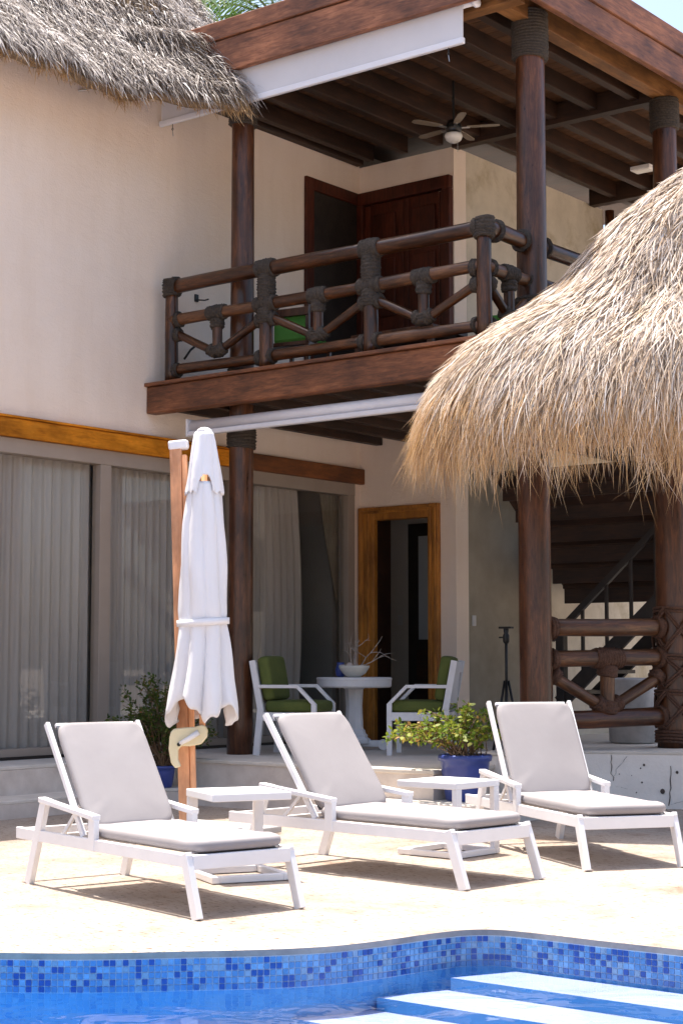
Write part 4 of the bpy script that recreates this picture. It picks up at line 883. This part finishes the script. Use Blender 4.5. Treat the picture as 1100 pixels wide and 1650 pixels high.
# ================================================================== POTTED PLANTS
def plant(label, x, y, z, r, h, spread, height, nst, nlf, mat, lean, seed, lsz):
    rr = random.Random(seed); e = empty('potted_plant', label, 'plant', (x, y, z))
    MB().lathe([(r * .72, 0), (r * .76, .01), (r * .93, h * .70), (r * .95, h * .84), (r * 1.04, h * .87), (r * 1.06, h * .97), (r * 1.0, h), (r * .88, h * .98), (r * .86, h * .86)], 32, caps=False).build('pot', M['bluepot'], e, 0, True)
    MB().lathe([(.0, h * .88), (r * .9, h * .88)], 24, caps=False).build('soil', M['soil'], e)
    sm = MB(); Pp, Dd = [], []
    for i in range(nst):
        a = rr.uniform(0, 2 * math.pi); out = rr.uniform(.15, 1) ** .7
        tgt = Vector((math.cos(a) * spread * out + lean[0] * out, math.sin(a) * spread * out + lean[1] * out, h + height * (1.05 - .75 * out ** 1.6) * rr.uniform(.55, 1)))
        p0 = Vector((rr.gauss(0, r * .3), rr.gauss(0, r * .3), h * .88)); pts = []
        for k in range(8):
            t = k / 7; p = p0.lerp(tgt, t); p.z += math.sin(math.pi * t) * .16 * spread; p += Vector((rr.gauss(0, .012), rr.gauss(0, .012), rr.gauss(0, .012))) if k else Vector(); pts.append(p)
        sm.tube(pts, .006, 5, .002)
        for k in range(nlf):
            t = rr.uniform(.22, 1) ** .8; f = t * 7; q = min(6, int(f)); p = pts[q].lerp(pts[q + 1], f - q); d = (pts[q + 1] - pts[q]).normalized()
            s_ = Vector([rr.gauss(0, 1) for _ in range(3)]).normalized(); Pp.append(p + s_ * rr.uniform(0, .035)); Dd.append(d * .5 + s_ + Vector((0, 0, .15)))
    sm.build('stems', M['stem'], e)
    n = len(Pp); P = np.array([tuple(p) for p in Pp]); D = np.array([tuple(d) for d in Dd]); N = np.random.default_rng(seed).normal(0, .6, (n, 3)) + np.array([0, -.2, 1.0])
    o = blades('leaves', P, D, N, rng.uniform(.6, 1.25, n) * lsz, rng.uniform(.45, .8, n) * lsz, rng.uniform(0, .3, n), mat, e, np.clip(rng.beta(2, 2, n) * .95 + (rng.uniform(0, 1, n) > .93) * .5, 0, 1), 3); o['kind'] = 'stuff'
    return e
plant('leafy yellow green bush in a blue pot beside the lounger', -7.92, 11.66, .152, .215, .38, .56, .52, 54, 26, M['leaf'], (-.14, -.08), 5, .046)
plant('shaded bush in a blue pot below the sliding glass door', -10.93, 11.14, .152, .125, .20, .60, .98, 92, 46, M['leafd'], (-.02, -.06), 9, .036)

# ================================================================== SMALL THINGS
def switch(label, loc, nrm):
    e = empty('light_switch', label, 'switch', loc)
    if nrm == 'x': MB().bb(0, .012, -.036, .036, -.06, .06).build('plate', M['switch'], e, .004); [MB().bb(.012, .018, -.02, .02, z - .018, z + .018).build('rocker', M['switch'], e, .002) for z in (-.024, .024)]
    else: MB().bb(-.036, .036, -.012, 0, -.06, .06).build('plate', M['switch'], e, .004); [MB().bb(-.02, .02, -.018, -.012, z - .018, z + .018).build('rocker', M['switch'], e, .002) for z in (-.024, .024)]
switch('light switch on the shaded wall near the tripod', (-10.626, 15.84, 1.77), 'x'); switch('light switch seen through the amber framed doorway', (-12.51, 16.998, 1.83), 'y')
hk = empty('wall_hook', 'small black hook on the upstairs cream wall', 'hook', (-12.0, 12.67, 5.14)); MB().bb(.0, .02, -.025, .025, -.04, .04).build('plate', M['metal'], hk, .004); MB().tube([(.02, 0, -.02), (.10, .03, -.03), (.14, .05, -.02)], .008, 8).build('arm', M['metal'], hk)
wb = MB().tube([(.02, -.17, -.05), (.05, -.05, .0), (.05, .06, .02), (.02, .17, .05)], .008, 8).build('wire_bracket', M['steel'], None, 0, True); tag(wb, 'thin metal bracket on wall under the thatch edge', 'bracket'); wb.location = (-12.0, 11.12, 6.97)
cb = MB().tube([(0, 0, 0), (.03, .06, .10), (.03, .14, .16)], .012, 8).build('loose_cable', M['black'], None, 0, True); tag(cb, 'loose black cable at the foot of the upstairs wall', 'cable'); cb.location = (-11.95, 12.45, 4.45)
def bchair(label, x, y, rz):
    e = empty('balcony_chair', label, 'chair', (x, y, 4.09), rz, 'chairs upstairs behind the railing')
    for sx in (-.22, .22):
        for sy in (-.22, .22): MB().bb(sx - .02, sx + .02, sy - .02, sy + .02, 0, .42 if sx > 0 else .82).build('leg', M['log'], e, .004)
    MB().bb(-.24, .24, -.24, .24, .40, .44).build('seat_frame', M['log'], e, .004); MB().bb(-.25, -.21, -.24, .24, .70, .78).build('top_rail', M['log'], e, .004)
    rbox('seat_cushion', -.2, .23, -.21, .21, .441, .51, M['lime'], e, .02); MB().bb(-.205, -.155, -.19, .19, .46, .72).build('back_cushion', M['lime'], e, .015)
bchair('chair with lime green cushions behind the balcony railing', -10.80, 12.95, R(100)); bchair('second green cushioned chair behind the railing corner post', -8.55, 13.4, R(200))
bt = empty('balcony_table', 'dark low table behind the balcony railing', 'table', (-9.6, 13.2, 4.09)); MB().bb(-.5, .5, -.3, .3, .40, .45).build('top', M['log'], bt, .006)
for sx in (-.44, .44):
    for sy in (-.25, .25): MB().bb(sx - .03, sx + .03, sy - .03, sy + .03, 0, .40).build('leg', M['log'], bt, .004)
# palm behind the roofs
pm = empty('palm_tree', 'green palm fronds rising behind the timber roof', 'palm', (-14.5, 16.9, 0))
log('trunk', (0, 0, 0), (0, 0, 10.1), .16, .11, M['stem'], pm, 12, 12)
Pp, Dd = [], []; fr_ = MB()
for k in range(15):
    a = 2 * math.pi * k / 15 + .2; el = random.uniform(.2, 1.1); pts = []
    for i in range(12):
        t = i / 11; pts.append(Vector((math.cos(a) * 2.2 * t * math.cos(el * .6), math.sin(a) * 2.2 * t * math.cos(el * .6), 10.05 + 1.5 * math.sin(el) * t - 1.6 * t * t)))
    fr_.tube(pts, .02, 5, .006)
    for i in range(1, 11):
        d = (pts[i + 1] - pts[i]).normalized() if i < 11 else d; sd = d.cross(Vector((0, 0, 1))).normalized()
        for s in (-1, 1):
            for u in (0, .33, .66): Pp.append(pts[i].lerp(pts[min(11, i + 1)], u)); Dd.append(d * .6 + sd * s - Vector((0, 0, .35)))
fr_.build('frond_stalks', M['stem'], pm)
n = len(Pp); o = blades('fronds', np.array([tuple(p) for p in Pp]), np.array([tuple(d) for d in Dd]), np.tile([0, 0, 1.], (n, 1)), rng.uniform(.4, .6, n), np.full(n, .035), rng.uniform(.1, .4, n), M['palm'], pm, rng.uniform(0, 1, n)); o['kind'] = 'stuff'
